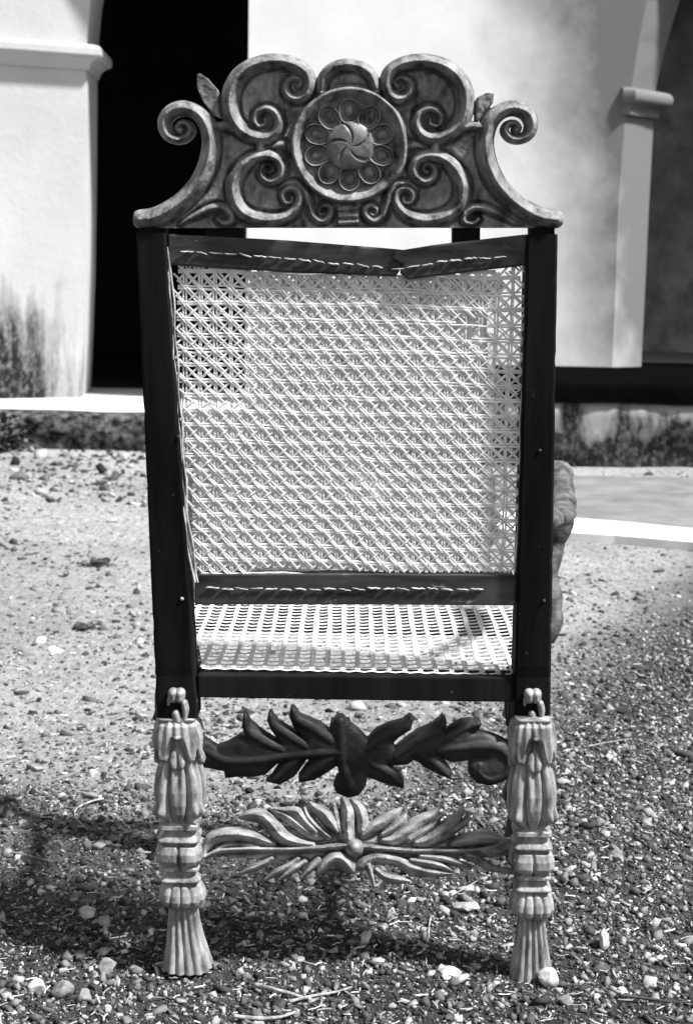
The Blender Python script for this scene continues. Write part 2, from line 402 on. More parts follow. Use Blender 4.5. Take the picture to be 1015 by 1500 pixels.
# cement strip and apron on the right
def strip(name, top, bot, z, th, m, label=None):
    n = len(top); v = []
    T = [G(x, y, z) for x, y in top]; B = [G(x, y, z) for x, y in bot]
    v = [tuple(p) for p in T] + [tuple(p) for p in B] + [(p.x, p.y, p.z-th) for p in T] + [(p.x, p.y, p.z-th) for p in B]
    f = []
    for i in range(n-1):
        f += [(n+i, n+i+1, i+1, i), (2*n+i, 2*n+i+1, 3*n+i+1, 3*n+i), (n+i, 3*n+i, 3*n+i+1, n+i+1), (i, i+1, 2*n+i+1, 2*n+i)]
    f += [(0, 2*n, 3*n, n), (n-1, 2*n-1, 4*n-1, 3*n-1)]
    o = link_mesh(name, v, f, m, smooth=False, kind='structure'); return o
strip('kerb', [(640,742),(740,750),(820,757),(900,763),(1015,774),(1200,800),(1500,860)], [(640,766),(740,775),(820,779),(900,784),(1015,794),(1200,826),(1500,890)], .035, .09, M['kerb'])
M['apron'] = mat('grey_cement_apron', .12, .19, 5, .9, .4, 30, spec=.1)
strip('cement_apron', [(640,696),(820,696),(900,698),(1015,700),(1500,720)], [(640,742),(740,750),(820,757),(1015,774),(1500,860)], .028, .09, M['apron'])

# ------------------------------------------------------------------ THE CHAIR
foot = G(262, 1405)
chair = thing('armchair', 'tall antique carved wooden armchair with torn cane back standing on gravel, seen from behind', 'chair', (0, .2, 0))
bpy.context.view_layer.update()
LEAN = .06

# ---- relief carving: a height field cut to its outline
def catmull(pts, step=1.2):
    pts = np.array(pts, float); out = []
    n = len(pts)
    for i in range(n-1):
        p0 = pts[max(i-1,0)]; p1 = pts[i]; p2 = pts[i+1]; p3 = pts[min(i+2,n-1)]
        L = max(2, int(np.hypot(*(p2-p1)[:2])/step))
        for k in range(L):
            t = k/L
            out.append(.5*((2*p1)+(-p0+p2)*t+(2*p0-5*p1+4*p2-p3)*t*t+(-p0+3*p1-3*p2+p3)*t**3))
    out.append(pts[-1]); return np.array(out)

def poly_sdf(X, Y, poly):
    poly = np.array(poly, float); d = np.full(X.shape, 1e9); ins = np.zeros(X.shape, bool)
    n = len(poly)
    for i in range(n):
        a = poly[i]; b = poly[(i+1) % n]; e = b-a
        wx = X-a[0]; wy = Y-a[1]; t = np.clip((wx*e[0]+wy*e[1])/(e@e+1e-12), 0, 1)
        d = np.minimum(d, np.hypot(wx-e[0]*t, wy-e[1]*t))
        c = (a[1] > Y) != (b[1] > Y)
        with np.errstate(divide='ignore', invalid='ignore'):
            xi = (b[0]-a[0])*(Y-a[1])/(b[1]-a[1]+1e-12)+a[0]
        ins ^= c & (X < xi)
    return np.where(ins, -d, d)

def relief(name, box, polys, strokes, place, mat_, parent, step=1.25, thick=28, polyh=0.0, pillow=None, extra=None, rough=.35, seed=0, groove=0.0):
    """box in px; strokes: (points (x,y,w), H, power, base); place(px,py,h)->Vector with h in mm towards the viewer"""
    x0, y0, x1, y1 = box
    gx = np.arange(x0, x1+step, step); gy = np.arange(y0, y1+step, step)
    X, Y = np.meshgrid(gx, gy)
    s = np.full(X.shape, 1e3); h = np.full(X.shape, polyh); ds = np.full(X.shape, 9.0)
    for pl in polys: s = np.minimum(s, poly_sdf(X, Y, pl))
    if pillow: h = h + pillow[1]*(1-np.exp(-np.clip(-s, 0, 50)/pillow[0]))
    for pts, H, pw, b in strokes:
        for x, y, w_ in catmull(pts):
            w_ = max(w_, .8)
            i0 = max(0, int((x-w_-8-x0)/step)-1); i1 = min(len(gx), int((x+w_+8-x0)/step)+3)
            j0 = max(0, int((y-w_-8-y0)/step)-1); j1 = min(len(gy), int((y+w_+8-y0)/step)+3)
            if i0 >= i1 or j0 >= j1: continue
            xx = X[j0:j1, i0:i1]; yy = Y[j0:j1, i0:i1]
            d = np.hypot(xx-x, yy-y)
            q = np.clip(1-(d/w_)**pw, 0, 1)
            hh = b + H*w_*q
            h[j0:j1, i0:i1] = np.where(d < w_, np.maximum(h[j0:j1, i0:i1], hh), h[j0:j1, i0:i1])
            s[j0:j1, i0:i1] = np.minimum(s[j0:j1, i0:i1], np.where(d < w_+3, d-w_, 1e3))
            ds[j0:j1, i0:i1] = np.minimum(ds[j0:j1, i0:i1], d-w_)
    if groove: h = h - groove*np.exp(-((ds-.6)/2.4)**2)
    if extra: h, s = extra(X, Y, h, s)
    # knife marks and unevenness
    r = np.random.default_rng(seed)
    def vn(cell):
        ny, nx = int((y1-y0)/cell)+3, int((x1-x0)/cell)+3
        g = r.random((ny, nx))*2-1
        fx = (X-x0)/cell; fy = (Y-y0)/cell; ix = fx.astype(int); iy = fy.astype(int); tx = fx-ix; ty = fy-iy
        tx = tx*tx*(3-2*tx); ty = ty*ty*(3-2*ty)
        return (g[iy,ix]*(1-tx)+g[iy,ix+1]*tx)*(1-ty)+(g[iy+1,ix]*(1-tx)+g[iy+1,ix+1]*tx)*ty
    h = h + rough*(vn(9)+.6*vn(4)+.35*vn(2.2))
    # keep cells near the inside, pull outside corners on to the outline
    keepv = s < step*1.05
    cell = keepv[:-1,:-1] & keepv[1:,:-1] & keepv[:-1,1:] & keepv[1:,1:] & ((s[:-1,:-1]<0)|(s[1:,:-1]<0)|(s[:-1,1:]<0)|(s[1:,1:]<0))
    gyy, gxx = np.gradient(s, step)
    gl = np.hypot(gxx, gyy)+1e-6
    mv = np.where(s > -step*.3, np.clip(s, -step*.3, step*1.1), 0)
    Xs = X - gxx/gl*mv; Ys = Y - gyy/gl*mv
    idx = -np.ones(X.shape, int)
    used = np.zeros(X.shape, bool)
    used[:-1,:-1] |= cell; used[1:,:-1] |= cell; used[:-1,1:] |= cell; used[1:,1:] |= cell
    idx[used] = np.arange(used.sum())
    px = Xs[used]; py = Ys[used]; hh = h[used]
    n = len(px)
    front = place(px, py, hh); back = place(px, py, np.full(n, -float(thick)))
    J, I = np.nonzero(cell)
    q = np.stack([idx[J,I], idx[J+1,I], idx[J+1,I+1], idx[J,I+1]], 1)     # y runs down: this order faces the viewer
    e = np.concatenate([q[:, [0,1]], q[:, [1,2]], q[:, [2,3]], q[:, [3,0]]])
    key = e[:,0]*n+e[:,1]; rev = e[:,1]*n+e[:,0]
    bd = e[~np.isin(key, rev)]
    side = np.stack([bd[:,1], bd[:,0], bd[:,0]+n, bd[:,1]+n], 1)
    faces = np.concatenate([q, q[:, ::-1]+n, side])
    o = link_mesh(name, np.concatenate([front, back]), faces, mat_, parent, smooth=True)
    m = o.data
    # sharp rim between face and edge
    try:
        m.set_sharp_from_angle(angle=math.radians(55))
    except Exception: pass
    return o

def placer(Y0, lean=0.0, z0=.45, slope=0.0, tilt=0.0, zpiv=0.0, pxm=.001):
    """vectorised: pixel -> point on the leaning plane, moved h millimetres along its normal"""
    Rn = np.array(RC); C = np.array(CAM)
    nrm = np.array([slope, -1.0, -lean]); nrm /= np.linalg.norm(nrm)
    def f(px, py, h):
        px = np.asarray(px, float); py = np.asarray(py, float)
        d = np.stack([(px-507.5)/FPX, -(py-750)/FPX, -np.ones_like(px)], 1) @ Rn.T
        t = (Y0 + slope*C[0] - lean*(C[2]-z0) - C[1])/(d[:,1]-slope*d[:,0]+lean*d[:,2])
        p = C + d*t[:, None]
        return p + nrm*(np.asarray(h)[:, None]*.001)
    return f

CX = 509.5
def mir(pts): return [(2*CX-p[0],)+tuple(p[1:]) for p in pts]
A_ = [(206,321,14),(228,318,15),(252,306,15),(275,288,15),(294,264,15),(306,235,15),(309,206,14),(302,181,13),(288,165,12),(268,158,11.5),(249,164,11),(240,179,10),(244,196,8.5),(257,204,7.5),(271,202,6.5),(279,192,6),(275,182,5.5),(265,180,5),(259,187,5),(264,194,5)]
B_ = [(438,127,5),(442,121,5),(436,115,5),(427,115,5.5),(419,122,6),(418,133,7),(426,143,8),(438,145,9),(449,138,10),(453,124,10.5),(449,108,11),(434,96,11.5),(412,90,12),(390,91,12.5),(368,98,13),(350,112,13.5),(339,134,14),(338,160,13.5),(346,181,13),(362,196,12),(384,203,11),(401,197,9.5),(409,183,8.5),(405,167,7.5),(392,159,7),(379,163,6.5),(373,174,6),(378,184,5),(388,182,4.5),(389,175,4.5)]
D_ = [(394,253,4.5),(400,249,4.5),(397,242,5),(388,242,5.5),(382,251,6),(386,261,7),(397,266,8),(409,260,9),(414,247,9.5),(407,234,10),(391,228,10.5),(371,232,11),(353,247,12),(342,270,12.5),(345,294,12.5),(357,311,12.5),(377,320,12),(399,322,11),(420,317,10),(434,305,9),(440,290,8),(434,278,7),(422,276,6.5),(414,285,6),(418,296,5),(427,296,4.5),(428,290,4)]
E_ = [(409,277,3),(420,269,5),(436,270,6.5),(448,282,7),(453,300,7),(459,316,7),(471,324,7),(482,317,6.5),(484,306,6),(476,301,5),(467,307,4.5),(470,315,4),(476,313,4)]
F_ = [(262,330,2),(283,317,5),(306,306,7),(325,304,7.5),(338,313,7),(339,324,6),(327,327,5),(319,321,5)]
G_ = [(314,187,7),(330,185,8),(350,190,8)]
H_ = [(381,206,7),(382,226,7)]
I_ = [(399,216,3),(412,212,7),(427,218,8)]
ARCH = [(470,136,8),(474,114,9),(488,100,9.5),(509,95,10),(529,99,9.5),(544,111,9),(552,134,8)]
leafL = [(289,109),(293,107),(302,113),(317,130),(325,150),(325,175),(312,168),(297,147),(289,128)]
leafR = [(696,150),(700,142),(712,136),(723,137),(722,150),(716,160),(706,172),(696,182)]
plate = [(216,334),(245,322),(285,290),(312,240),(318,190),(334,176),(336,120),(360,98),(400,92),(450,108),(470,116),(490,96),(528,96),(550,116),(568,108),(620,92),(660,98),(683,120),(685,176),(702,190),(706,240),(734,290),(774,322),(803,334)]
strokes = []
for q, H, pw in ((A_,1.15,1.2),(B_,1.3,1.2),(D_,1.3,1.2),(E_,1.4,1.25),(F_,1.3,1.25),(G_,.8,1.5),(H_,.9,1.5),(I_,.9,1.5)):
    strokes.append((q, H, pw, 0)); strokes.append((mir(q), H, pw, 0))
strokes.append((ARCH, 1.3, 1.2, 0))
for c in ((264,190),(1019-264,190)): strokes.append(([(c[0],c[1],5),(c[0]+.5,c[1]+.5,5)], 1.3, 1.8, 0))
MC = (511.5, 212.5)
def crest_extra(X, Y, h, s):
    X = X + .6*np.sin(Y*.07); Y = Y + .5*np.sin(X*.05)
    r = np.hypot(X-MC[0], Y-MC[1])
    ring = np.where(r < 86, np.interp(r, [0,58,63,70,78,81,83.5,86], [-2,-2,-1,4,12,14,12,2]), -99)
    h = np.where(r < 86, ring, h)
    groove = np.exp(-((r-89)/2.2)**2)*3
    h = h - groove*(r > 86)
    # top field under the small arch, gently sunk
    # base tablet between the two small coils: three reeds
    m = (np.abs(X-510) < 15) & (Y > 301) & (Y < 331)
    h = np.where(m & (r > 86), 5 + 4*np.abs(np.sin((Y-301)/30*math.pi*3)), h)
    s = np.minimum(s, r-86)
    s = np.maximum(s, Y-335)
    # undercut each field a little so that it reads as hollowed
    return h, s
crest_place = placer(-.012, LEAN)
crest = relief('crest', (196, 76, 824, 338), [plate, leafL, leafR], strokes, crest_place, M['crest'], chair, step=1.25, thick=30, extra=crest_extra, seed=3, groove=7, rough=.5)

def polar_part(name, cx, cy, hf, R, nr, na, mat_, parent, place, base=-4, rot=0.0, outline=None):
    v_px, v_py, v_h = [cx], [cy], [hf(0, 0)]
    for i in range(1, nr+1):
        for j in range(na):
            a = 2*math.pi*j/na; rr = R*i/nr*(outline(a) if outline else 1)
            lx, ly = rr*math.sin(a), -rr*math.cos(a)
            v_px.append(cx+lx*math.cos(rot)-ly*math.sin(rot)); v_py.append(cy+lx*math.sin(rot)+ly*math.cos(rot)); v_h.append(hf(i/nr, a) if i < nr else base)
    v = place(np.array(v_px), np.array(v_py), np.array(v_h))
    f = [(0, 1+j, 1+(j+1) % na) for j in range(na)]
    for i in range(nr-1):
        for j in range(na):
            a, b = 1+i*na+j, 1+i*na+(j+1) % na
            f.append((a, a+na, b+na, b))
    f = [t[::-1] for t in f]
    return link_mesh(name, v, f, mat_, parent)
M['rosette'] = mat('worn_rosette_wood', .03, .22, 30, .45, .5, 120, spec=.5, p0=.32, p1=.68, bdist=.0015)
for k in range(10):
    a = k*math.pi/5
    cx, cy = MC[0]+51.5*math.sin(a), MC[1]-51.5*math.cos(a)
    def hf(t, th):
        rim = math.exp(-((t-.85)/.12)**2)*11
        bump = 9*max(0, 1-(t/.58)**2)
        return -5+rim*1.2+bump*1.15
    polar_part('petal', cx, cy, hf, 18.5, 20, 40, M['crest'], crest, crest_place, base=-4, rot=a, outline=lambda th: 1.0+.35*max(0, -math.cos(th))**2-.08*abs(math.sin(th)))
def boss_h(t, a):
    dome = 12*max(0, 1-(t*.97)**2.6)**.6
    ph = (a*5/(2*math.pi) + t*.8) % 1.0
    g = math.exp(-((ph-.5)/.06)**2)*3.6*min(1, t*3)*(1-.75*max(0, t-.8)*5 if t > .8 else 1)
    sw = (ph-.5)*3.0*min(1, t*2)*(1-t)
    return dome - g*1.2*(1-t**5) + 2
polar_part('boss', MC[0]+1, MC[1]+1, boss_h, 37, 26, 96, M['rosette'], crest, crest_place, base=-5)

# ---- posts
def post(xo0, xi0, xo1, xi1, ytop, ybot, name='back_post'):
    """tapered, slightly nicked upright; pixels: outer/inner edge at top and at bottom"""
    n = 46; v = []; f = []
    sg = 1 if xi0 > xo0 else -1
    for k in range(n+1):
        t = k/n; py = ytop+(ybot-ytop)*t
        xo = xo0+(xo1-xo0)*t; xi = xi0+(xi1-xi0)*t
        nk = noise.noise(Vector((xo0, py*.03, 0)))*1.5 + (noise.noise(Vector((xo0, py*.12, 4)))*2.2)
        xi += sg*noise.noise(Vector((xi0, py*.02, 9)))*1.3
        xo -= sg*max(0, nk)*-1
        Yf = -.022; Yb = .03
        ring = []
        c = .0035
        a = P(xo, py, Yf, LEAN if py < 985 else 0.0); b = P(xi, py, Yf, LEAN if py < 985 else 0.0)
        if py >= 985: 
            a = P(xo, py, Yf); b = P(xi, py, Yf)
        z = (a.z+b.z)/2; y = a.y
        if a.x > b.x: a, b = b, a
        zl, zr = a.z, b.z
        ring = [(a.x, y+c, zl), (a.x+c, y, zl), (b.x-c, y, zr), (b.x, y+c, zr), (b.x, y+.055-c, zr), (b.x-c, y+.055, zr), (a.x+c, y+.055, zl), (a.x, y+.055-c, zl)]
        v += ring
    m = 8
    for k in range(n):
        for i in range(m): f.append((k*m+i, k*m+(i+1) % m, (k+1)*m+(i+1) % m, (k+1)*m+i))
    f = [t[::-1] for t in f]
    f.append(tuple(range(m))); f.append(tuple(n*m+i for i in range(m))[::-1])
    o = link_mesh(name, v, f, M['post'], chair, smooth=False)
    return o
postL = post(199, 243, 230, 290, 341, 1052)
postR = post(817, 772, 806, 752, 343, 1054)
# tenons that carry the crest
slab_px([(300,333),(357,333),(357,352),(300,350)], M['post'], 'tenon', chair, -.005, .03, LEAN)
slab_px([(663,333),(703,333),(703,356),(663,358)], M['post'], 'tenon', chair, -.005, .03, LEAN)
slab_px([(203,333),(243,333),(243,343),(203,343)], M['post'], 'tenon', chair, -.008, .03, LEAN)
slab_px([(776,333),(812,333),(812,345),(776,345)], M['post'], 'tenon', chair, -.008, .03, LEAN)

# ---- rails of the back; bindings are their parts
railL = slab_px([(245,342),(420,352),(560,363),(592,366),(590,378),(588,392),(580,405),(420,399),(246,388)], M['rail'], 'broken_top_rail', chair, -.012, .034, LEAN, bevel=.003)
railR = slab_px([(578,368),(640,358),(771,343),(771,389),(700,397),(640,404),(598,410),(586,400),(590,388),(574,380)], M['rail'], 'broken_top_rail', chair, -.016, .034, LEAN, bevel=.003)
railL['label'] = 'longer left half of the snapped top rail'; railR['label'] = 'shorter right half of the snapped top rail'
lowr = slab_px([(286,842),(520,841),(753,843),(753,887),(520,886),(286,886)], M['rail'], 'lower_back_rail', chair, -.012, .034, LEAN, bevel=.0015)
# light worn top bevel of the lower rail
def bar(name, p, q, r0, mat_, parent, seg=8, wob=.0, ns=6, flat=1.0, taper=0.0, sag=0.0):
    p = Vector(p); q = Vector(q); d = (q-p); L = d.length; d.normalize()
    up = Vector((0,0,1)) if abs(d.z) < .9 else Vector((0,1,0))
    a = d.cross(up).normalized(); b = a.cross(d)
    v = []; f = []
    for k in range(ns+1):
        t = k/ns; c = p+(q-p)*t + a*random.uniform(-wob, wob) + b*(random.uniform(-wob, wob)-sag*4*t*(1-t))
        rr = r0*(1-taper*t)*(0.55 if k in (0, ns) else 1)
        for i in range(seg):
            th = 2*math.pi*i/seg
            v.append(tuple(c + a*math.cos(th)*rr*flat + b*math.sin(th)*rr))
    for k in range(ns):
        for i in range(seg): f.append((k*seg+i, k*seg+(i+1) % seg, (k+1)*seg+(i+1) % seg, (k+1)*seg+i))
    f.append(tuple(range(seg))[::-1]); f.append(tuple(ns*seg+i for i in range(seg)))
    return link_mesh(name, v, f, mat_, parent)
def stitches(pts, parent, Yf, pitch=21.5):
    X = catmull([(x, y, 0) for x, y in pts], 1.0)
    seglen = np.hypot(np.diff(X[:,0]), np.diff(X[:,1])); s = np.concatenate([[0], np.cumsum(seglen)])
    L = s[-1]; n = int(L/pitch)
    for k in range(n):
        a, b = k*pitch+random.uniform(0, 3), (k+1)*pitch-random.uniform(0, 2.5)
        ax, ay = np.interp(a, s, X[:,0]), np.interp(a, s, X[:,1]); bx, by = np.interp(b, s, X[:,0]), np.interp(b, s, X[:,1])
        o1, o2 = random.uniform(-2.2, 1), random.uniform(-.5, 2.6)
        bar('cane_binding', P(ax, ay+o1, Yf-.002, LEAN), P(bx, by+o2, Yf-.0005, LEAN), .0009+random.random()*.0008, M['stitch'], parent, seg=6, wob=.0007, ns=5)
stitches([(263,368),(350,373),(450,382),(567,392)], railL, -.013)
stitches([(572,396),(620,388),(680,380),(756,374)], railR, -.017)
stitches([(300,862),(520,863),(722,862)], lowr, -.013)
rearrail = slab_px([(289,989),(752,993),(752,1029),(520,1026),(290,1022)], M['post'], 'rear_seat_rail', chair, -.018, .045, 0, bevel=.0025)

# ---- woven cane
def ribbon(pts, nrm, wd, th, V, F):
    """flat strand, slightly domed, along pts (list of Vectors)"""
    b = len(V)
    n = len(pts)
    for i, p in enumerate(pts):
        t = (pts[min(i+1, n-1)]-pts[max(i-1, 0)]).normalized(); sd = t.cross(nrm).normalized()
        V.append(tuple(p - sd*wd/2)); V.append(tuple(p - sd*wd*.22 + nrm*th)); V.append(tuple(p + sd*wd*.22 + nrm*th)); V.append(tuple(p + sd*wd/2)); V.append(tuple(p-nrm*th*.6))
    for i in range(n-1):
        a = b+i*5; c = a+5
        for k in range(5):
            k2 = (k+1) % 5
            F.append((a+k, a+k2, c+k2, c+k))
def cane_weave(name, O, U, V_, N, inside, u0, u1, v0, v1, pitch, parent, holes=(), jit=.0007, seed=1, wmul=1.0, diag=True, wup=1.0, wdi=1.0, wf=.8):
    """six-way caning: paired uprights, paired crosswise strands, two sets of diagonals"""
    r = random.Random(seed); V = []; F = []
    def run(f, t0, t1, wd, h, ph, wa=.0008):
        seg = []; n = max(2, round((t1-t0)/(pitch*.5)))
        j1 = r.uniform(-jit, jit); fr = r.uniform(0, 6)
        for i in range(n+1):
            t = t0+(t1-t0)*i/n
            u, v, du, dv = f(t)
            ok = inside(u, v) and not any((u-hx)**2+(v-hy)**2 < hr*hr and r.random() < hp for hx, hy, hr, hp in holes)
            wv = (1 if (i+int(ph)) % 2 else -1)*wa
            jj = j1 + r.uniform(-jit, jit)*.5 + .0006*math.sin(t*30+fr)
            wu_ = noise.noise(Vector((u*6+seed, v*6, 0)))*.006*wf + noise.noise(Vector((u*25, v*25, seed)))*.0022*wf
            wv_ = noise.noise(Vector((u*6, v*6, seed+7)))*.006*wf + noise.noise(Vector((u*25, v*25, seed+3)))*.0022*wf
            if ok: seg.append(O+U*(u+du*jj+wu_)+V_*(v+dv*jj+wv_)+N*(h+wv))
            else:
                if len(seg) > 1: ribbon(seg, N, wd, .0007, V, F)
                seg = []
        if len(seg) > 1: ribbon(seg, N, wd, .0007, V, F)
    nu = int((u1-u0)/pitch)+1; nv = int((v1-v0)/pitch)+1
    for i in range(nu):
        for o_ in (-.0017, .0017):
            u = u0+i*pitch+o_; run(lambda t: (u, t, 1, 0), v0, v1, .0031*wmul*wup*r.uniform(.85,1.15), 0 if wup == 1 else .004, 0)
    for i in range(nv):
        for o_ in (-.0017, .0017):
            v = v0+i*pitch+o_; run(lambda t: (t, v, 0, 1), u0, u1, .0031*wmul*r.uniform(.85,1.15), .0012, math.pi)
    q = math.sqrt(.5)
    if diag:
        K = nu+nv
        for i in range(-nv-1, nu+1):
            c = u0+i*pitch
            # rising to the right
            run(lambda t: (c+(t-v0), t, -q, q), v0, v1, .0031*wmul*wdi*r.uniform(.8,1.2), .0008, 0, .0010)
        for i in range(0, nu+nv+1):
            c = u0+i*pitch
            for o_ in (-.0016, .0016):
                run(lambda t: (c-(t-v0)+o_*1.4, t, q, q), v0, v1, .0029*wmul*wdi*r.uniform(.8,1.25), .0012, 3, .0010)
    o = link_mesh(name, V, F, M['cane'], parent, smooth=False, kind='stuff')
    return o
# back panel in the leaning plane, between the posts
Oc = P(509, 840, -.003, LEAN); Uc = Vector((1,0,0)); Vc = Vector((0,-LEAN,1)).normalized(); Nc = Vector((0,-1,-LEAN)).normalized()
def in_back(u, v):
    p = Oc+Uc*u+Vc*v
    d = RC.transposed() @ (p-CAM); px = 507.5+FPX*d.x/-d.z; py = 750-FPX*d.y/-d.z
    top = np.interp(px, [245,580,772], [382,402,382])
    lo = np.interp(py, [390,600,840], [249,262,284]); hi = np.interp(py, [390,840], [774,756])
    return top < py < 842 and lo < px < hi
def uv_of(px, py):
    p = P(px, py, -.003, LEAN)-Oc; return p.dot(Uc), p.dot(Vc)
hl = [(uv_of(690,487)+(.022,.22)), (uv_of(705,470)+(.016,.25)), (uv_of(590,497)+(.006,.5))]
back = cane_weave('cane_back', Oc, Uc, Vc, Nc, in_back, -.262, .27, -.005, .47, .0222, chair, hl, seed=5)
def in_lining(u, v):
    p = Oc+Uc*u+Vc*v
    d = RC.transposed() @ (p-CAM); px = 507.5+FPX*d.x/-d.z; py = 750-FPX*d.y/-d.z
    e = 9*math.sin(py*.035)+6*math.sin(py*.09+1)
    return 398+.0*px < py < 838 and (360 if py < 600 else 262) + 4*math.sin(py*.2) < px < 728+e and not (px-542)**2+(py-712)**2 < 380
lining = cane_weave('cane_lining', Oc, Uc, Vc, Nc*-1, in_lining, -.262+.009, .27, -.005+.008, .47, .0222, chair, seed=8, jit=.0012, wmul=1.75)
lining.data.transform(Matrix.Translation(Vector((0, .014, 0))))
# loose binding strand down the left edge
for k, (dx, dY) in enumerate(((0,0),(4,.002),(-2,.003))):
    V = []; F = []
    pts = []
    for i in range(40):
        py = 362+i*12.6
        if py > 862: break
        px = np.interp(py, [362,400,560,760,862],[240,248,258,272,288])+dx+1.3*math.sin(i*.9+k*2)
        pts.append(P(px, py, -.014-dY+.002*math.sin(i*.7+k), LEAN))
    ribbon(pts, Vector((.3,-1,0)).normalized(), .0028, .0007, V, F)
    link_mesh('edge_strand', V, F, M['stitch'], chair, smooth=False)

for (px, py) in ((267,877),(262,640),(790,660),(796,880)):
    a = P(px, py, -.0215, LEAN); bar('peg', a, a+Vector((0,-.003,0)), .003, M['stitch'] if px == 267 else M['rail'], postL if px < 500 else postR, seg=10, ns=2)
# ---- seat: frame and close cane
zs = P(520, 988, -.018).z - .003
zsr = zs
xl, xrr = P(290, 990, 0).x, P(752, 990, 0).x
SD = .47
FL, FR = -.292, .322        # half widths at the front (wider than the back)
def quadbar(name, a, b, hw, z0, z1, mt, parent=chair, bevel=.002):
    a = Vector(a); b = Vector(b); d = (b-a).normalized(); n = Vector((-d.y, d.x))*hw
    c = [a-n, b-n, b+n, a+n]
    return box8([(p.x,p.y,z0) for p in c]+[(p.x,p.y,z1) for p in c], mt, name, parent, bevel)
quadbar('side_seat_rail', (xl-.012,.03), (FL,SD), .016, zs-.045, zs-.002, M['rail'])
quadbar('side_seat_rail', (xrr+.012,.03), (FR,SD), .016, zs-.045, zs-.002, M['rail'])
quadbar('front_seat_rail', (FL+.02,SD), (FR-.02,SD), .018, zs-.05, zs-.004, M['rail'])
def in_seat(u, v):
    t = v/SD
    return -.005 < v < SD and xl+(FL-xl)*t < u < xrr+(FR-xrr)*t
cane_weave('cane_seat', Vector((0,.0,zs+.001)), Vector((1,0,0)), Vector((0,1,0)), Vector((0,0,1)), in_seat, -.33, .335, 0.004, SD, .0235, chair, seed=9, wmul=.95, wup=1.45, diag=False, wf=.2)

# ---- carved legs
def leg_radius(y, th, fr=0):
    """half-width in mm at nominal height y (photo units) and angle th (0 = towards the viewer)"""
    def sq(hw, n):
        c, s_ = abs(math.cos(th)), abs(math.sin(th)); return hw/((c**n+s_**n)**(1/n))
    q = ((th+math.pi/4) % (math.pi/2))-math.pi/4           # angle from nearest face centre
    if y < 1050: return sq(27, 8)
    if y < 1199:
        body = np.interp(y, [1050,1100,1112,1130,1150,1168,1182,1192,1199], [22,23,27,32,35,34.5,31,25,20])
        r = sq(body, 3.2)
        rib = abs(math.sin(q*(7.5-(y-1110)*.022)+ (y-1110)*.012*(1 if q > 0 else -1)))
        r += (rib-.5)*6.0*np.interp(y, [1095,1125,1190,1199],[0,1,1,0])
        r += 1.6*math.exp(-(q/.05)**2)*np.interp(y,[1120,1140,1195],[0,1,1])
        # leaf tips curling out low on the corners
        aq = abs(q)
        r += 9*math.exp(-((aq-.64)/.12)**2)*math.exp(-((y-1180)/9)**2)
        r -= 5.5*math.exp(-((aq-.36-.06*math.sin((y-1110)*.04))/.055)**2)*np.interp(y, [1106,1118,1192,1199],[0,1,1,0])
        # collar of hanging lobes
        yend = 1106-32*math.exp(-(q/.42)**6) - 14*math.exp(-((aq-.785)/.07)**2) + 1.5*math.sin(th*5)
        col = np.interp(y, [1050,1056,1075,1095,1106], [4,10,14,15,15])
        col += 1.5*math.cos(q*18)
        k = 1/(1+math.exp(min(50, (y-yend)/1.5))); r += col*k
        # tongue in the middle of each face
        tq = q/.42; ty = (y-1103)/15
        if ty > 0: d2 = tq*tq+ty*ty
        else: d2 = (tq*1.05)**2+(ty*.95)**2
        if d2 >= 1 and 1068 < y < 1100: r += 5*math.exp(-(q/.12)**2)
        if d2 < 1: r += 11*(1-d2)**.4 - 4*math.exp(-(q/.05)**2)*(1-d2)
        return r
    if y < 1228:
        hw = np.interp(y, [1199,1200,1206,1207,1212,1213,1222,1224,1226,1228], [19,29,29.5,22,22,23,30.5,30.5,22,21]); return sq(hw, 7)
    if y < 1261:
        hw = np.interp(y, [1228,1231,1240,1250,1256,1258,1261], [22,30,34,34,31,22,22]); r = sq(hw, 4.5)
        return r - 5*math.exp(-(q/.07)**2) - 2.5*math.exp(-((abs(q)-.785)/.08)**2)
    if y < 1284:
        hw = np.interp(y, [1261,1262,1266,1267,1272,1273,1280,1282,1284], [21,28.5,28.5,21,21,22,29,29,20]); return sq(hw, 7)
    if y < 1326:
        hw = np.interp(y, [1284,1290,1300,1309,1316,1321,1326], [22,28,32.5,34,31,24,18.5]); r = sq(hw, 2.8)
        return r - 4.2*(1-abs(math.sin(th*7)))**2 + 1.2
    hw = np.interp(y, [1326,1332,1345,1370,1395,1412], [19,20,21.5,25.5,31,35]); r = sq(hw, 3.0)
    return r + 4.6*(abs(math.sin(th*8+.3))-.6) + .5*noise.noise(Vector((th*2, y*.03, 1)))
def leg(name, ytop, ybot, cxs, Yc, mt, parent, na=96, stp=1.0, sc=1.0, ground=False, fixed=None):
    """cxs: [(nominal y, centre px)] ; nominal 1046..1412 mapped to ytop..ybot"""
    ys = list(np.arange(1046, 1412.1, stp)); v = []
    for y in ys:
        t = (y-1050)/(1412-1050); py = ytop+(ybot-ytop)*t
        if fixed is None:
            c = P(np.interp(y, [a for a, b in cxs], [b for a, b in cxs]), py, Yc)
        else:
            c = Vector((fixed[0], fixed[1], fixed[2]*(1-t)+fixed[3]*t))
        for j in range(na):
            th = 2*math.pi*j/na
            r = leg_radius(y, th)*.001*sc
            v.append((c.x+r*math.sin(th), c.y-r*math.cos(th), c.z))
    n = len(ys)
    a = (np.arange(n-1)[:, None]*na + np.arange(na)[None, :]); b = (np.arange(n-1)[:, None]*na + (np.arange(na)[None, :]+1) % na)
    f = [tuple(q) for q in np.stack([a.ravel(), a.ravel()+na, b.ravel()+na, b.ravel()], 1).tolist()]
    f.append(tuple(range(na))); f.append(tuple((n-1)*na+j for j in range(na))[::-1])
    return link_mesh(name, v, f, mt, parent)
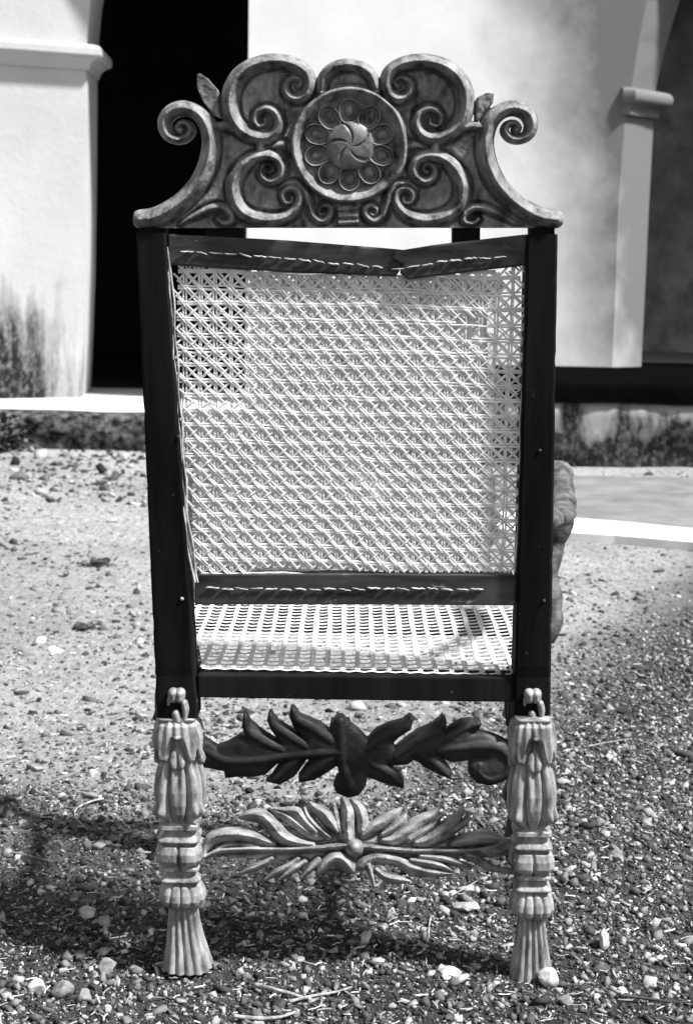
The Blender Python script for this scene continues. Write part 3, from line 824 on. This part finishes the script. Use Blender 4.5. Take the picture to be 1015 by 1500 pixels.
legL = leg('rear_leg', 1050, 1413, [(1050,261),(1110,264),(1180,265),(1240,264),(1300,268),(1350,270),(1412,276)], .0, M['leg'], chair, na=160, sc=1.05)
legR = leg('rear_leg', 1052, 1434, [(1050,779),(1110,779),(1200,778),(1300,778),(1412,777)], -.02, M['leg'], chair, na=160, sc=.98)
fz = .0
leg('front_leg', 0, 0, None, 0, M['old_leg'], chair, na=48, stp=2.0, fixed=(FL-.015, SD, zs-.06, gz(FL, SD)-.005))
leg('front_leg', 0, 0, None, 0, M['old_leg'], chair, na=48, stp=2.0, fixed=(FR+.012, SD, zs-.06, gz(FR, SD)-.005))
# small carved buds on the lower end of the posts
def bud(cx, cy):
    pl = placer(-.026, 0)
    st = [([(cx-5,cy-4,8),(cx-5,cy+3,7)],1.3,2,0),([(cx+5,cy-4,8),(cx+5,cy+3,7)],1.3,2,0),([(cx-1,cy+26,6),(cx+2,cy+36,6)],.7,2,0),([(cx+11,cy+10,5),(cx+13,cy+20,5),(cx+12,cy+34,3)],1.0,2,0),([(cx-11,cy+4,3),(cx-12,cy+12,2)],1.0,2,0)]
    relief('carved_bud', (cx-22, cy-18, cx+24, cy+44), [], st, pl, M['leg'], chair, step=1.0, thick=4, seed=2)
bud(259, 1020); bud(780, 1021)

# ---- rear stretcher: a spray of acanthus leaves, tilted up
def tiltplace(Y0, ymid, tl):
    """plane through Y0 at ymid, its top running away from the viewer"""
    zc = P(510, ymid, Y0).z
    return placer(Y0, -math.tan(tl), zc)
rs_st = []
def leafs(lst, H=1.45, pw=1.25, b=0):
    for q in lst:
        rs_st.append(([(x, y, w_*1.3+.4) for x, y, w_ in q], H*random.uniform(.75, 1.1), pw, b+random.uniform(-2.5, 2)))
leafs([
 [(299,1254,2),(301,1240,5),(312,1228,8),(330,1223,9),(358,1224,9),(380,1229,7),(400,1236,4)],
 [(313,1247,2),(330,1238,3),(350,1236,4),(378,1240,3)],
 [(352,1196,2.5),(366,1193,6),(385,1196,9),(400,1210,9),(414,1226,9),(434,1234,6),(458,1237,3)],
 [(394,1184,2),(404,1189,5),(420,1196,6),(438,1209,6),(456,1222,5),(470,1226,3)],
 [(396,1184,2),(415,1187,4),(434,1189,6),(447,1203,6),(462,1218,5)],
 [(454,1176,2),(462,1184,6),(474,1191,8),(485,1205,8),(494,1218,4)],
 [(446,1184,2),(452,1198,4),(466,1213,4),(482,1226,3)],
 [(488,1178,3),(492,1195,6),(497,1214,6),(503,1228,4)],
 [(503,1171,4),(509,1188,8),(509,1210,8),(511,1230,7)],
 [(516,1172,3),(526,1184,6),(531,1200,7),(530,1216,5)],
 [(532,1223,4),(545,1212,7),(562,1203,8),(576,1194,6),(587,1184,2)],
 [(560,1222,3),(575,1213,5),(588,1202,5),(594,1194,2)],
 [(561,1231,3),(576,1230,6),(594,1220,8),(612,1205,8),(632,1194,6),(643,1182,2)],
 [(600,1230,4),(618,1219,4),(634,1208,4),(647,1192,2)],
 [(610,1235,4),(628,1231,7),(646,1217,8),(660,1204,7),(671,1194,5),(678,1182,2)],
 [(650,1228,3),(668,1214,4),(682,1203,4),(687,1190,2)],
 [(663,1236,4),(682,1231,7),(704,1227,8),(724,1228,7),(738,1232,4)],
 [(690,1244,3),(714,1248,6),(735,1246,6),(748,1240,6)],
 [(353,1279,1.5),(366,1273,4),(384,1266,4),(398,1257,3)],
 [(389,1288,1.5),(404,1278,4),(420,1270,4),(436,1258,3)],
 [(412,1286,1.5),(430,1273,4),(446,1262,3)],
 [(440,1286,1.5),(456,1270,4),(466,1258,3)],
 [(464,1280,2),(474,1268,6),(488,1258,8),(500,1258,8),(511,1268,7),(516,1275,4)],
 [(528,1268,6),(538,1260,7),(554,1256,7),(580,1260,6),(604,1271,6),(632,1278,5),(661,1280,2)],
 [(540,1268,4),(545,1284,3),(548,1298,1.5)],
 [(551,1274,3),(564,1284,5),(582,1288,5),(600,1291,1.5)],
 [(602,1260,3),(624,1264,5),(646,1268,4),(662,1276,2)],
 [(616,1254,3),(650,1258,4),(676,1266,4),(690,1270,2)],
 [(684,1252,3),(702,1260,5),(718,1272,3)],
])
rs_st.append(([(300,1256,3),(316,1248,3.5),(351,1244,4),(422,1244,4),(469,1242,4.5),(505,1239,6),(519,1241,7),(538,1241,5),(602,1246,4),(679,1246,4),(718,1241,4),(738,1233,4),(752,1228,4)], 1.7, 1.8, 2))
rs_st.append(([(714,1271,5),(752,1276,5)], .8, 2, -6))
rs_st.append(([(292,1238,13),(305,1238,9)], .5, 2, -6)); rs_st.append(([(738,1238,12),(756,1238,13)], .5, 2, -6))
rs_poly = [(300,1248),(330,1238),(372,1236),(410,1226),(440,1224),(480,1218),(500,1200),(515,1196),(532,1215),(580,1222),(640,1222),(700,1230),(742,1236),(742,1246),(700,1254),(640,1262),(560,1262),(515,1270),(490,1264),(440,1262),(400,1258),(340,1256)]
rs_place = tiltplace(.0, 1240, math.radians(24))
rs = relief('rear_stretcher', (286, 1164, 764, 1304), [rs_poly], rs_st, rs_place, M['stretch'], chair, step=1.0, thick=18, polyh=-9, seed=11, groove=5)
polar_part('boss', 519, 1242, lambda t, a: 22*math.sqrt(max(0, 1-t*t*.98)), 14, 12, 36, M['stretch'], rs, rs_place, base=0)

# ---- front stretcher: dark pierced leaf board, in the shade under the seat
fs = [(290,1079),(304,1086),(318,1095),(334,1089),(351,1079),(363,1082),(358,1072),(355,1058),(356,1046),(360,1044),(367,1058),(382,1071),(398,1081.5),(411,1088),(404,1079),(396,1068),(391,1055.5),(393.5,1044),(398,1043),(405,1058),(427,1072),(444,1084),(438,1075),(431,1067),(424,1051),(425,1038),(429,1035),(434,1046),(450,1055),(469,1060),(483,1071),(484.5,1055.5),(512,1055.5),(514,1062),(526,1071),(538,1084),(551,1070),(569,1062),(590,1056),(600,1048),(605.5,1052),(602,1069),(584.5,1080),(575.5,1089),(579,1097),(592,1089),(610,1072.5),(633,1062),(643,1054.5),(648.5,1048),(654,1056),(653,1072),(659,1066),(674,1057),(689.5,1055),(705,1060),(702,1069),(692,1074),(713,1075),(730.5,1081),(752,1092),(752,1133),(736,1145.5),(718,1151),(697,1147),(686,1133),(686,1120),(695,1111),(708,1110),(687,1113.5),(666.5,1117),(656,1115),(642,1107),(654,1120),(661,1130),(661,1141.7),(643,1135),(625.5,1126),(613,1117),(605,1113.5),(597,1120),(569,1122.5),(584.5,1133),(592,1145.5),(591,1156),(577,1151),(556,1145.5),(538,1138),(536,1151),(526,1165),(510,1169),(493,1162),(488,1150),(493,1138),(502,1135),(493,1122),(481,1131),(460,1143),(438,1146.5),(437,1138),(448,1122),(462,1107.5),(452.6,1107.5),(443,1122),(431,1138),(410,1149.6),(389,1145),(398,1137),(408,1122),(409,1116.5),(400.6,1124),(389,1134.7),(372,1138),(351,1138),(330,1140),(328.5,1130),(315.5,1127.6),(290,1121.7)]
fs_st = [(q, .75, 1.7, 5) for q in (
 [(300,1098,5),(330,1112,9),(380,1112,10),(440,1104,9),(500,1100,10)],[(359,1050,3),(364,1070,7),(388,1086,8),(415,1098,6)],[(396,1048,3),(402,1062,7),(425,1078,8),(450,1094,6)],[(430,1040,3),(436,1054,7),(458,1066,9),(485,1084,8)],
 [(498,1058,9),(500,1090,11),(503,1120,9),(512,1150,13)],[(602,1054,4),(590,1066,8),(566,1076,9),(540,1096,8)],[(648,1054,3),(640,1070,8),(610,1084,9),(580,1106,8)],[(700,1060,4),(680,1066,7),(656,1080,8),(630,1100,8)],
 [(640,1098,8),(690,1092,10),(728,1094,10),(744,1112,9),(738,1132,8),(718,1140,7),(702,1130,6),(702,1120,5)],[(404,1140,5),(424,1122,8),(440,1106,6)],[(450,1138,5),(470,1120,9),(490,1106,6)],[(585,1146,4),(570,1132,8),(545,1118,8)],[(655,1134,4),(640,1120,7),(620,1108,6)])]
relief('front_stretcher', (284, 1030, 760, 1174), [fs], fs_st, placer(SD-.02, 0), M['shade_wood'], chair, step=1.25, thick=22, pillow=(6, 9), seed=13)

# ---- arms with carved scrolls and their supports
def tube_arm(sgn):
    bx = xrr+.02 if sgn > 0 else xl-.02
    zA = .715; fl = 1 if sgn > 0 else .1
    pts = [(bx, .03, zA-.01, .014), (bx+sgn*.055, .14, zA-.02, .016), (bx+sgn*.085, .28, zA-.03, .02), (bx+sgn*.096, .40, zA+.0, .020), (bx+sgn*.102, .47, zA+.01, .023), (bx+sgn*.10, .525, zA-.015, .024), (bx+sgn*.10, .53, zA-.06, .022), (bx+sgn*.10, .495, zA-.075, .018), (bx+sgn*.10, .475, zA-.055, .012)]
    V = []; na = 20
    pts = [(bx+(p[0]-bx)*fl,)+p[1:] for p in pts]
    C = catmull(pts, .008)
    n = len(C)
    for i in range(n):
        t = Vector(C[min(i+1, n-1)][:3]-C[max(i-1, 0)][:3]).normalized()
        a = Vector((1,0,0)); a = (a-t*a.dot(t)).normalized(); b = t.cross(a)
        for j in range(na):
            th = 2*math.pi*j/na; r = C[i][3]*(1+.12*abs(math.sin(th*3+i*.25))+.05*math.sin(i*.9))
            V.append(tuple(Vector(C[i][:3])+a*math.cos(th)*r+b*math.sin(th)*r*.9))
    F = [(i*na+j, i*na+(j+1) % na, (i+1)*na+(j+1) % na, (i+1)*na+j) for i in range(n-1) for j in range(na)]
    F.append(tuple(range(na))[::-1]); F.append(tuple((n-1)*na+j for j in range(na)))
    arm = link_mesh('arm', V, F, M['arm'], chair)
    # support: lobed leaf column from the seat front to the arm
    V = []; ns = 60
    for i in range(ns+1):
        t = i/ns; z = zs-.06+(zA-.03-zs+.06)*t
        x = (.362 + .018*t + .008*math.sin(t*math.pi*3)) if sgn > 0 else FL+.01; y = SD+.01*math.sin(t*3)
        for j in range(na):
            th = 2*math.pi*j/na
            r = .020*(1+.25*abs(math.sin(t*math.pi*4.5))+.12*abs(math.sin(th*3+t*9)))
            V.append((x+r*math.cos(th), y+r*math.sin(th), z))
    F = [(i*na+j, i*na+(j+1) % na, (i+1)*na+(j+1) % na, (i+1)*na+j) for i in range(ns) for j in range(na)]
    F.append(tuple(range(na))[::-1]); F.append(tuple(ns*na+j for j in range(na)))
    link_mesh('arm_support', V, F, M['arm'], chair)
tube_arm(1); tube_arm(-1)

# ------------------------------------------------------------------ gravel and litter
phi = (1+5**.5)/2
ICO = np.array([(-1,phi,0),(1,phi,0),(-1,-phi,0),(1,-phi,0),(0,-1,phi),(0,1,phi),(0,-1,-phi),(0,1,-phi),(phi,0,-1),(phi,0,1),(-phi,0,-1),(-phi,0,1)], float); ICO /= np.linalg.norm(ICO[0])
IF = np.array([(0,11,5),(0,5,1),(0,1,7),(0,7,10),(0,10,11),(1,5,9),(5,11,4),(11,10,2),(10,7,6),(7,1,8),(3,9,4),(3,4,2),(3,2,6),(3,6,8),(3,8,9),(4,9,5),(2,4,11),(6,2,10),(8,6,7),(9,8,1)])
def rot_mats(n, r):
    q = r.normal(size=(n, 4)); q /= np.linalg.norm(q, axis=1)[:, None]; a, b, c, d = q.T
    return np.stack([np.stack([1-2*(c*c+d*d), 2*(b*c-a*d), 2*(b*d+a*c)], 1), np.stack([2*(b*c+a*d), 1-2*(b*b+d*d), 2*(c*d-a*b)], 1), np.stack([2*(b*d-a*c), 2*(c*d+a*b), 1-2*(b*b+c*c)], 1)], 1)
CUB = np.array([(x,y,z) for z in (-1,1) for y in (-1,1) for x in (-1,1)], float)*.62
CF = np.array([(0,2,3),(0,3,1),(4,5,7),(4,7,6),(0,1,5),(0,5,4),(2,6,7),(2,7,3),(0,4,6),(0,6,2),(1,3,7),(1,7,5)])
def pebbles(xy, size, r, lift=.25, cube=False):
    n = len(xy)
    base, fc, nb = (CUB, CF, 8) if cube else (ICO, IF, 12)
    v = base[None]*(1+r.uniform(-.42, .42, (n, nb, 3 if cube else 1)))
    v = v*np.stack([r.uniform(.8, 1.7, n), r.uniform(.5, 1.0, n), r.uniform(.3, .8, n)], 1)[:, None, :]
    v = np.einsum('nij,nkj->nki', rot_mats(n, r), v)*size[:, None, None]
    v[:, :, 2] *= .75
    z = np.array([gz(x, y) for x, y in xy])
    v += np.stack([xy[:, 0], xy[:, 1], z+size*lift], 1)[:, None, :]
    f = fc[None]+nb*np.arange(n)[:, None, None]
    return v.reshape(-1, 3), f.reshape(-1, 3)
def scatter(n, y0, y1, r, keep=None, pw=1.0):
    y = y0+(y1-y0)*r.random(n*3)**pw; hw = (y+2.25)*.245+.05
    x = (r.random(n*3)*2-1)*hw
    if keep is not None:
        k = keep(x, y); x, y = x[k], y[k]
    return np.stack([x[:n], y[:n]], 1)
vs, fs_ = [], []; off = 0
def addp(xy, sz, lift=.25):
    global off
    h_ = int(len(xy)*.85)
    for sl, cb in ((slice(0, h_), True), (slice(h_, None), False)):
        v, f = pebbles(xy[sl], sz[sl], rng, lift, cb); vs.append(v); fs_.append(f+off); off += len(v)
a = scatter(22000, -.42, .75, rng); addp(a, np.clip(rng.lognormal(math.log(.0032), .55, len(a)), .0014, .014))
right = lambda x, y: (y < .6+2.0*np.maximum(x, 0)+.25*rng.normal(size=len(x)))
a = scatter(14000, .6, 2.6, rng, right); addp(a, np.clip(rng.lognormal(math.log(.0033), .55, len(a)), .0016, .015))
left = lambda x, y: rng.random(len(x)) < np.clip(1.3-.5*y, .12, 1)
a = scatter(9000, .6, 5.6, rng, left); addp(a, np.clip(rng.lognormal(math.log(.0042), .5, len(a)), .0018, .018), .05)
clod = lambda x, y: np.sin(x*7+y*3)+np.cos(y*5-x*2) > rng.normal(size=len(x))*.8+.7
a = scatter(2500, 1.0, 6.2, rng, clod); addp(a, np.clip(rng.lognormal(math.log(.009), .5, len(a)), .004, .03), .0)
a = scatter(22000, .5, 6.3, rng, None, .9); addp(a, np.clip(rng.lognormal(math.log(.0032), .45, len(a)), .0014, .01), -.1)
a = scatter(20000, -.42, .8, rng); addp(a, np.clip(rng.lognormal(math.log(.0019), .3, len(a)), .001, .004), .5)
a = scatter(900, 4.6, 6.75, rng, lambda x, y: (x < .3)); addp(a, np.clip(rng.lognormal(math.log(.014), .5, len(a)), .006, .05), .2)
a = scatter(600, -.42, 1.1, rng); addp(a, np.clip(rng.lognormal(math.log(.0075), .25, len(a)), .005, .012), .3)
link_mesh('gravel', np.concatenate(vs), np.concatenate(fs_), M['gravel'], smooth=False, kind='stuff')
bpy.data.objects['gravel']['label'] = 'coarse mixed gravel scattered over the yard'; 

# straw and splinters
V = []; F = []
for k in range(1500):
    y = -.42+2.6*random.random()**1.6; x = (random.random()*2-1)*((y+2.25)*.245)
    L = random.uniform(.004, .022); a = random.uniform(0, math.pi); z = gz(x, y)+.006
    d = Vector((math.cos(a), math.sin(a), random.uniform(-.15, .15)))*L/2; c = Vector((x, y, z)); wd = random.uniform(.0005, .0015)
    s_ = Vector((-math.sin(a), math.cos(a), 0))*wd; u = Vector((0,0,wd)); b = len(V)
    bend = Vector((-math.sin(a), math.cos(a), .2))*L*random.uniform(-.12, .12)
    for q, m_ in ((c-d, 0), (c+bend, 1), (c+d, 0)): V += [tuple(q-s_), tuple(q+u), tuple(q+s_)]
    for i in range(2):
        for j in range(3): F.append((b+i*3+j, b+i*3+(j+1) % 3, b+i*3+3+(j+1) % 3, b+i*3+3+j))
o = link_mesh('straw_litter', V, F, M['straw'], smooth=False, kind='stuff')

# single stones
def ico2():
    v = [tuple(p) for p in ICO]; f = IF.tolist()
    for _ in range(2):
        mid = {}; nf = []
        def md(i, j):
            k = (min(i, j), max(i, j))
            if k not in mid:
                p = (Vector(v[i])+Vector(v[j])).normalized(); v.append(tuple(p)); mid[k] = len(v)-1
            return mid[k]
        for t in f:
            a, b, c = t; x, y, z = md(a, b), md(b, c), md(c, a); nf += [(a, x, z), (b, y, x), (c, z, y), (x, y, z)]
        f = nf
    return v, f
I2V, I2F = ico2()
def stone(px, py, wpx, hpx, mt, label, name='stone', cat='stone', rot=0.0, flat=.6, seed=0, group=None, ang=.3):
    c = G(px, py+hpx*.3); D = (c-CAM).length; s = D/FPX
    w_, h_ = wpx*s/2, hpx*s/2*1.15
    r = random.Random(seed*31+int(px)); off_ = Vector((r.random()*50, r.random()*50, r.random()*50))
    planes = [Vector((r.gauss(0,1), r.gauss(0,1), r.gauss(0,1))).normalized() for _ in range(7)]
    v = []
    for p in I2V:
        q = Vector(p)
        for pl in planes:
            d = q.dot(pl)
            if d > .6: q -= pl*(d-.6)*.92
        q *= 1+ang*.5*noise.noise(q*1.6+off_)
        x, y, z = q.x*w_, q.y*w_*.75, q.z*h_
        v.append((x*math.cos(rot)-y*math.sin(rot), x*math.sin(rot)+y*math.cos(rot), z))
    me = bpy.data.meshes.new(name); me.from_pydata(v, [], I2F); me.materials.append(mt)
    for pg in me.polygons: pg.use_smooth = True
    me.set_sharp_from_angle(angle=math.radians(28))
    o = bpy.data.objects.new(name, me); COL.objects.link(o)
    o.location = (c.x, c.y, gz(c.x, c.y)+h_*.55)
    return tag(o, label, cat, group)
big = [
 (803,1441,38,26,'stone_pale','pale angular stone lying against the foot of the right rear leg'),
 (155,1410,34,26,'stone_grey','large rounded grey stone left of the left rear foot'),
 (130,1333,28,18,'stone_pale','flat topped pale stone above a short wood chip, on the left'),
 (167,1228,17,12,'stone_grey','round grey stone in the chair shadow, far left of the left leg'),
 (214,1262,13,9,'stone_pale','small bright white pebble just left of the left leg moulding'),
 (92,1441,34,26,'stone_grey','rough grey stone near the bottom left, second of three lumps'),
 (54,1436,26,22,'stone_pale','pale wedge shaped stone near the bottom left edge'),
 (124,1450,26,24,'stone_grey','pointed grey stone just below the large rounded one'),
 (238,1412,22,14,'stone_grey','grey stone touching the left rear foot'),
 (456,1283,20,16,'stone_grey','round grey pebble under the rear stretcher, left of centre'),
 (345,1329,14,11,'stone_pale','small white pebble right of the left foot'),
 (397,1286,16,10,'stone_pale','pale pebble below the lower stretcher leaves at left'),
 (440,1404,14,9,'stone_pale','small pale pebble in the middle foreground'),
 (827,1474,22,16,'stone_grey','grey stone at the bottom edge below the right foot'),
 (158,1468,14,13,'stone_pale','white rounded pebble near the bottom left corner'),
 (52,1122,26,12,'stone_grey','worn stone half buried on the left at the shadow edge'),
 (136,1134,18,11,'stone_pale','pale stone on the shadow edge right of the half buried one'),
 (555,1412,18,10,'stone_pale','flat pale pebble right of the standing white chip'),
 (664,1312,16,10,'stone_pale','pale pebble beneath the right end of the rear stretcher'),
 (908,1462,20,12,'stone_pale','pale stone at bottom right near the long twig'),
 (905,1262,22,12,'stone_grey','grey lump in the gravel right of the right leg'),
 (165,764,18,7,'stone_pale','bright pebble alone on the pale earth left of the chair'),
]
for k, (x, y, w_, h_, m_, lb) in enumerate(big): stone(x, y, w_, h_, M[m_], lb, seed=k)
chips = [
 (536,1380,20,26,'stone_pale','upright white flat chip in the middle foreground',1.2),
 (883,1388,20,34,'stone_pale','elongated white chip standing out on the right',.9),
 (656,1431,42,11,'stone_pale','long flat pale chip in the foreground right of centre',.1),
 (680,1334,44,14,'twig','broad broken wood chip under the right end of the stretcher',.25),
 (155,1358,11,17,'twig','short pale wood chip below the flat topped stone',1.1),
 (153,1386,26,10,'twig','slanting pale splinter of wood above the large grey stone',.6),
]
for k, (x, y, w_, h_, m_, lb, r_) in enumerate(chips): stone(x, y, w_, h_, M[m_], lb, name='chip', cat='chip', rot=r_, seed=50+k, ang=.5)
for k in range(60):
    x = random.uniform(10, 1005); y = random.uniform(1190, 1490)
    if 225 < x < 320 or 740 < x < 815: continue
    s_ = random.uniform(11, 17)
    stone(x, y, s_, s_*.7, M['stone_pale' if random.random() < .3 else 'stone_grey'], 'small loose pebble lying in the coarse gravel of the foreground', name='pebble', cat='pebble', rot=random.random()*3, seed=100+k, group='loose pebbles in the gravel')

def twig(pts, r, label, m_='twig', z=.012):
    V = []; na = 7; C = catmull([(x, y, 0) for x, y in pts], 6); n = len(C)
    W = []
    for i, c in enumerate(C):
        g = G(c[0], c[1]); W.append(Vector((g.x, g.y, gz(g.x, g.y)+z-.004+.0012*math.sin(i*.37))))
    for i in range(n):
        t = (W[min(i+1, n-1)]-W[max(i-1, 0)]).normalized(); a = t.cross(Vector((0,0,1))).normalized(); b = a.cross(t)
        rr = r*.8*(1-.5*i/n)*(1+.12*math.sin(i*2.1))
        for j in range(na):
            th = 2*math.pi*j/na; V.append(tuple(W[i]+a*math.cos(th)*rr+b*math.sin(th)*rr))
    F = [(i*na+j, i*na+(j+1) % na, (i+1)*na+(j+1) % na, (i+1)*na+j) for i in range(n-1) for j in range(na)]
    F.append(tuple(range(na))[::-1]); F.append(tuple((n-1)*na+j for j in range(na)))
    return tag(link_mesh('twig', V, F, M[m_]), label, 'twig')
twig([(6,1254),(40,1262),(78,1269)], .0018, 'thin straight pale twig at the left edge in the chair shadow')
twig([(152,1178),(136,1182),(114,1192),(110,1202),(118,1212),(130,1222)], .003, 'hooked pale twig on the gravel left of the left leg')
twig([(374,1444),(400,1451),(430,1458),(456,1464)], .0045, 'thick curved twig in the foreground, upper of the two crossing ones')
twig([(424,1468),(455,1462),(490,1456),(516,1450)], .0035, 'slender curved twig running right from the thick one')
twig([(342,1488),(372,1492),(410,1489),(438,1480)], .0045, 'thick twig at the bottom edge left of centre')
twig([(905,1474),(940,1479),(980,1482),(1020,1482)], .0035, 'long dark twig at the bottom right corner', 'leaf')
twig([(631,1352),(628,1368),(627,1392)], .002, 'short bent twig with a knob, right of centre foreground')
twig([(2,1225),(20,1226),(45,1227)], .0015, 'short pale twig at the left edge above the straight one')
twig([(860,1098),(900,1090),(925,1085)], .0022, 'pale stick on the gravel right of the right post')
twig([(660,1322),(680,1312),(698,1300)], .0018, 'thin slanting twig under the right end of the stretcher')
def drift(px, py, w_, h_, label):
    c = G(px, py); s = (c-CAM).length/FPX
    V = []; F = []; r = random.Random(int(px))
    for k in range(40):
        x = c.x+r.gauss(0, w_*s*.28); y = c.y+r.gauss(0, w_*s*.28); z = gz(x, y)+r.random()*h_*s*.7; b = len(V)
        a = r.uniform(0, 6.28); L = r.uniform(.012, .03); d = Vector((math.cos(a), math.sin(a), r.uniform(-.5, .5)))*L; e = Vector((-math.sin(a), math.cos(a), r.uniform(-.5, .5)))*L*.4
        p = Vector((x, y, z)); V += [tuple(p-d), tuple(p+e), tuple(p+d), tuple(p-e), tuple(p+Vector((0,0,.004)))]
        F += [(b, b+3, b+4), (b+3, b+2, b+4), (b+2, b+1, b+4), (b+1, b, b+4)]
    return tag(link_mesh('dry_leaf_clump', V, F, M['leaf'], smooth=False), label, 'leaf clump')
drift(141, 829, 34, 12, 'dark clump of dry leaves on the pale earth left of the chair')
drift(125, 920, 24, 8, 'small dark leaf scrap on the pale earth, nearer than the larger clump')
# weed at the far left by the footing
def weed(px, py):
    c = G(px, py); V = []; F = []; r = random.Random(3)
    root = thing('weed_plant', 'dark leafy weed growing against the footing at the far left edge', 'plant', (c.x, c.y, 0))
    for k in range(420):
        a = r.uniform(0, 6.28); rr = .16*math.sqrt(r.random()); h = r.random()**.8*.26*(1-rr*2.5); p = Vector((c.x+rr*math.cos(a), c.y+rr*math.sin(a), h))
        L = r.uniform(.015, .035); a = r.uniform(0, 6.28); d = Vector((math.cos(a), math.sin(a), r.uniform(-.6, .6)))*L; e = Vector((-math.sin(a), math.cos(a), r.uniform(-.5, .5)))*L*.45
        b = len(V); V += [tuple(p-d), tuple(p+e), tuple(p+d), tuple(p-e)]; F += [(b, b+3, b+2, b+1)]
    link_mesh('foliage', V, F, M['bush'], root, smooth=False, kind='stuff')
    for k in range(3): bar('stem', (c.x+.02*k-.02, c.y, 0), (c.x+.05*k-.05, c.y-.02, .2), .004, M['twig'], root)
weed(2, 660)

S.render.engine = 'CYCLES'
S.cycles.max_bounces = 8; S.cycles.diffuse_bounces = 4
print('tris', sum(len(m.polygons) for m in bpy.data.meshes))
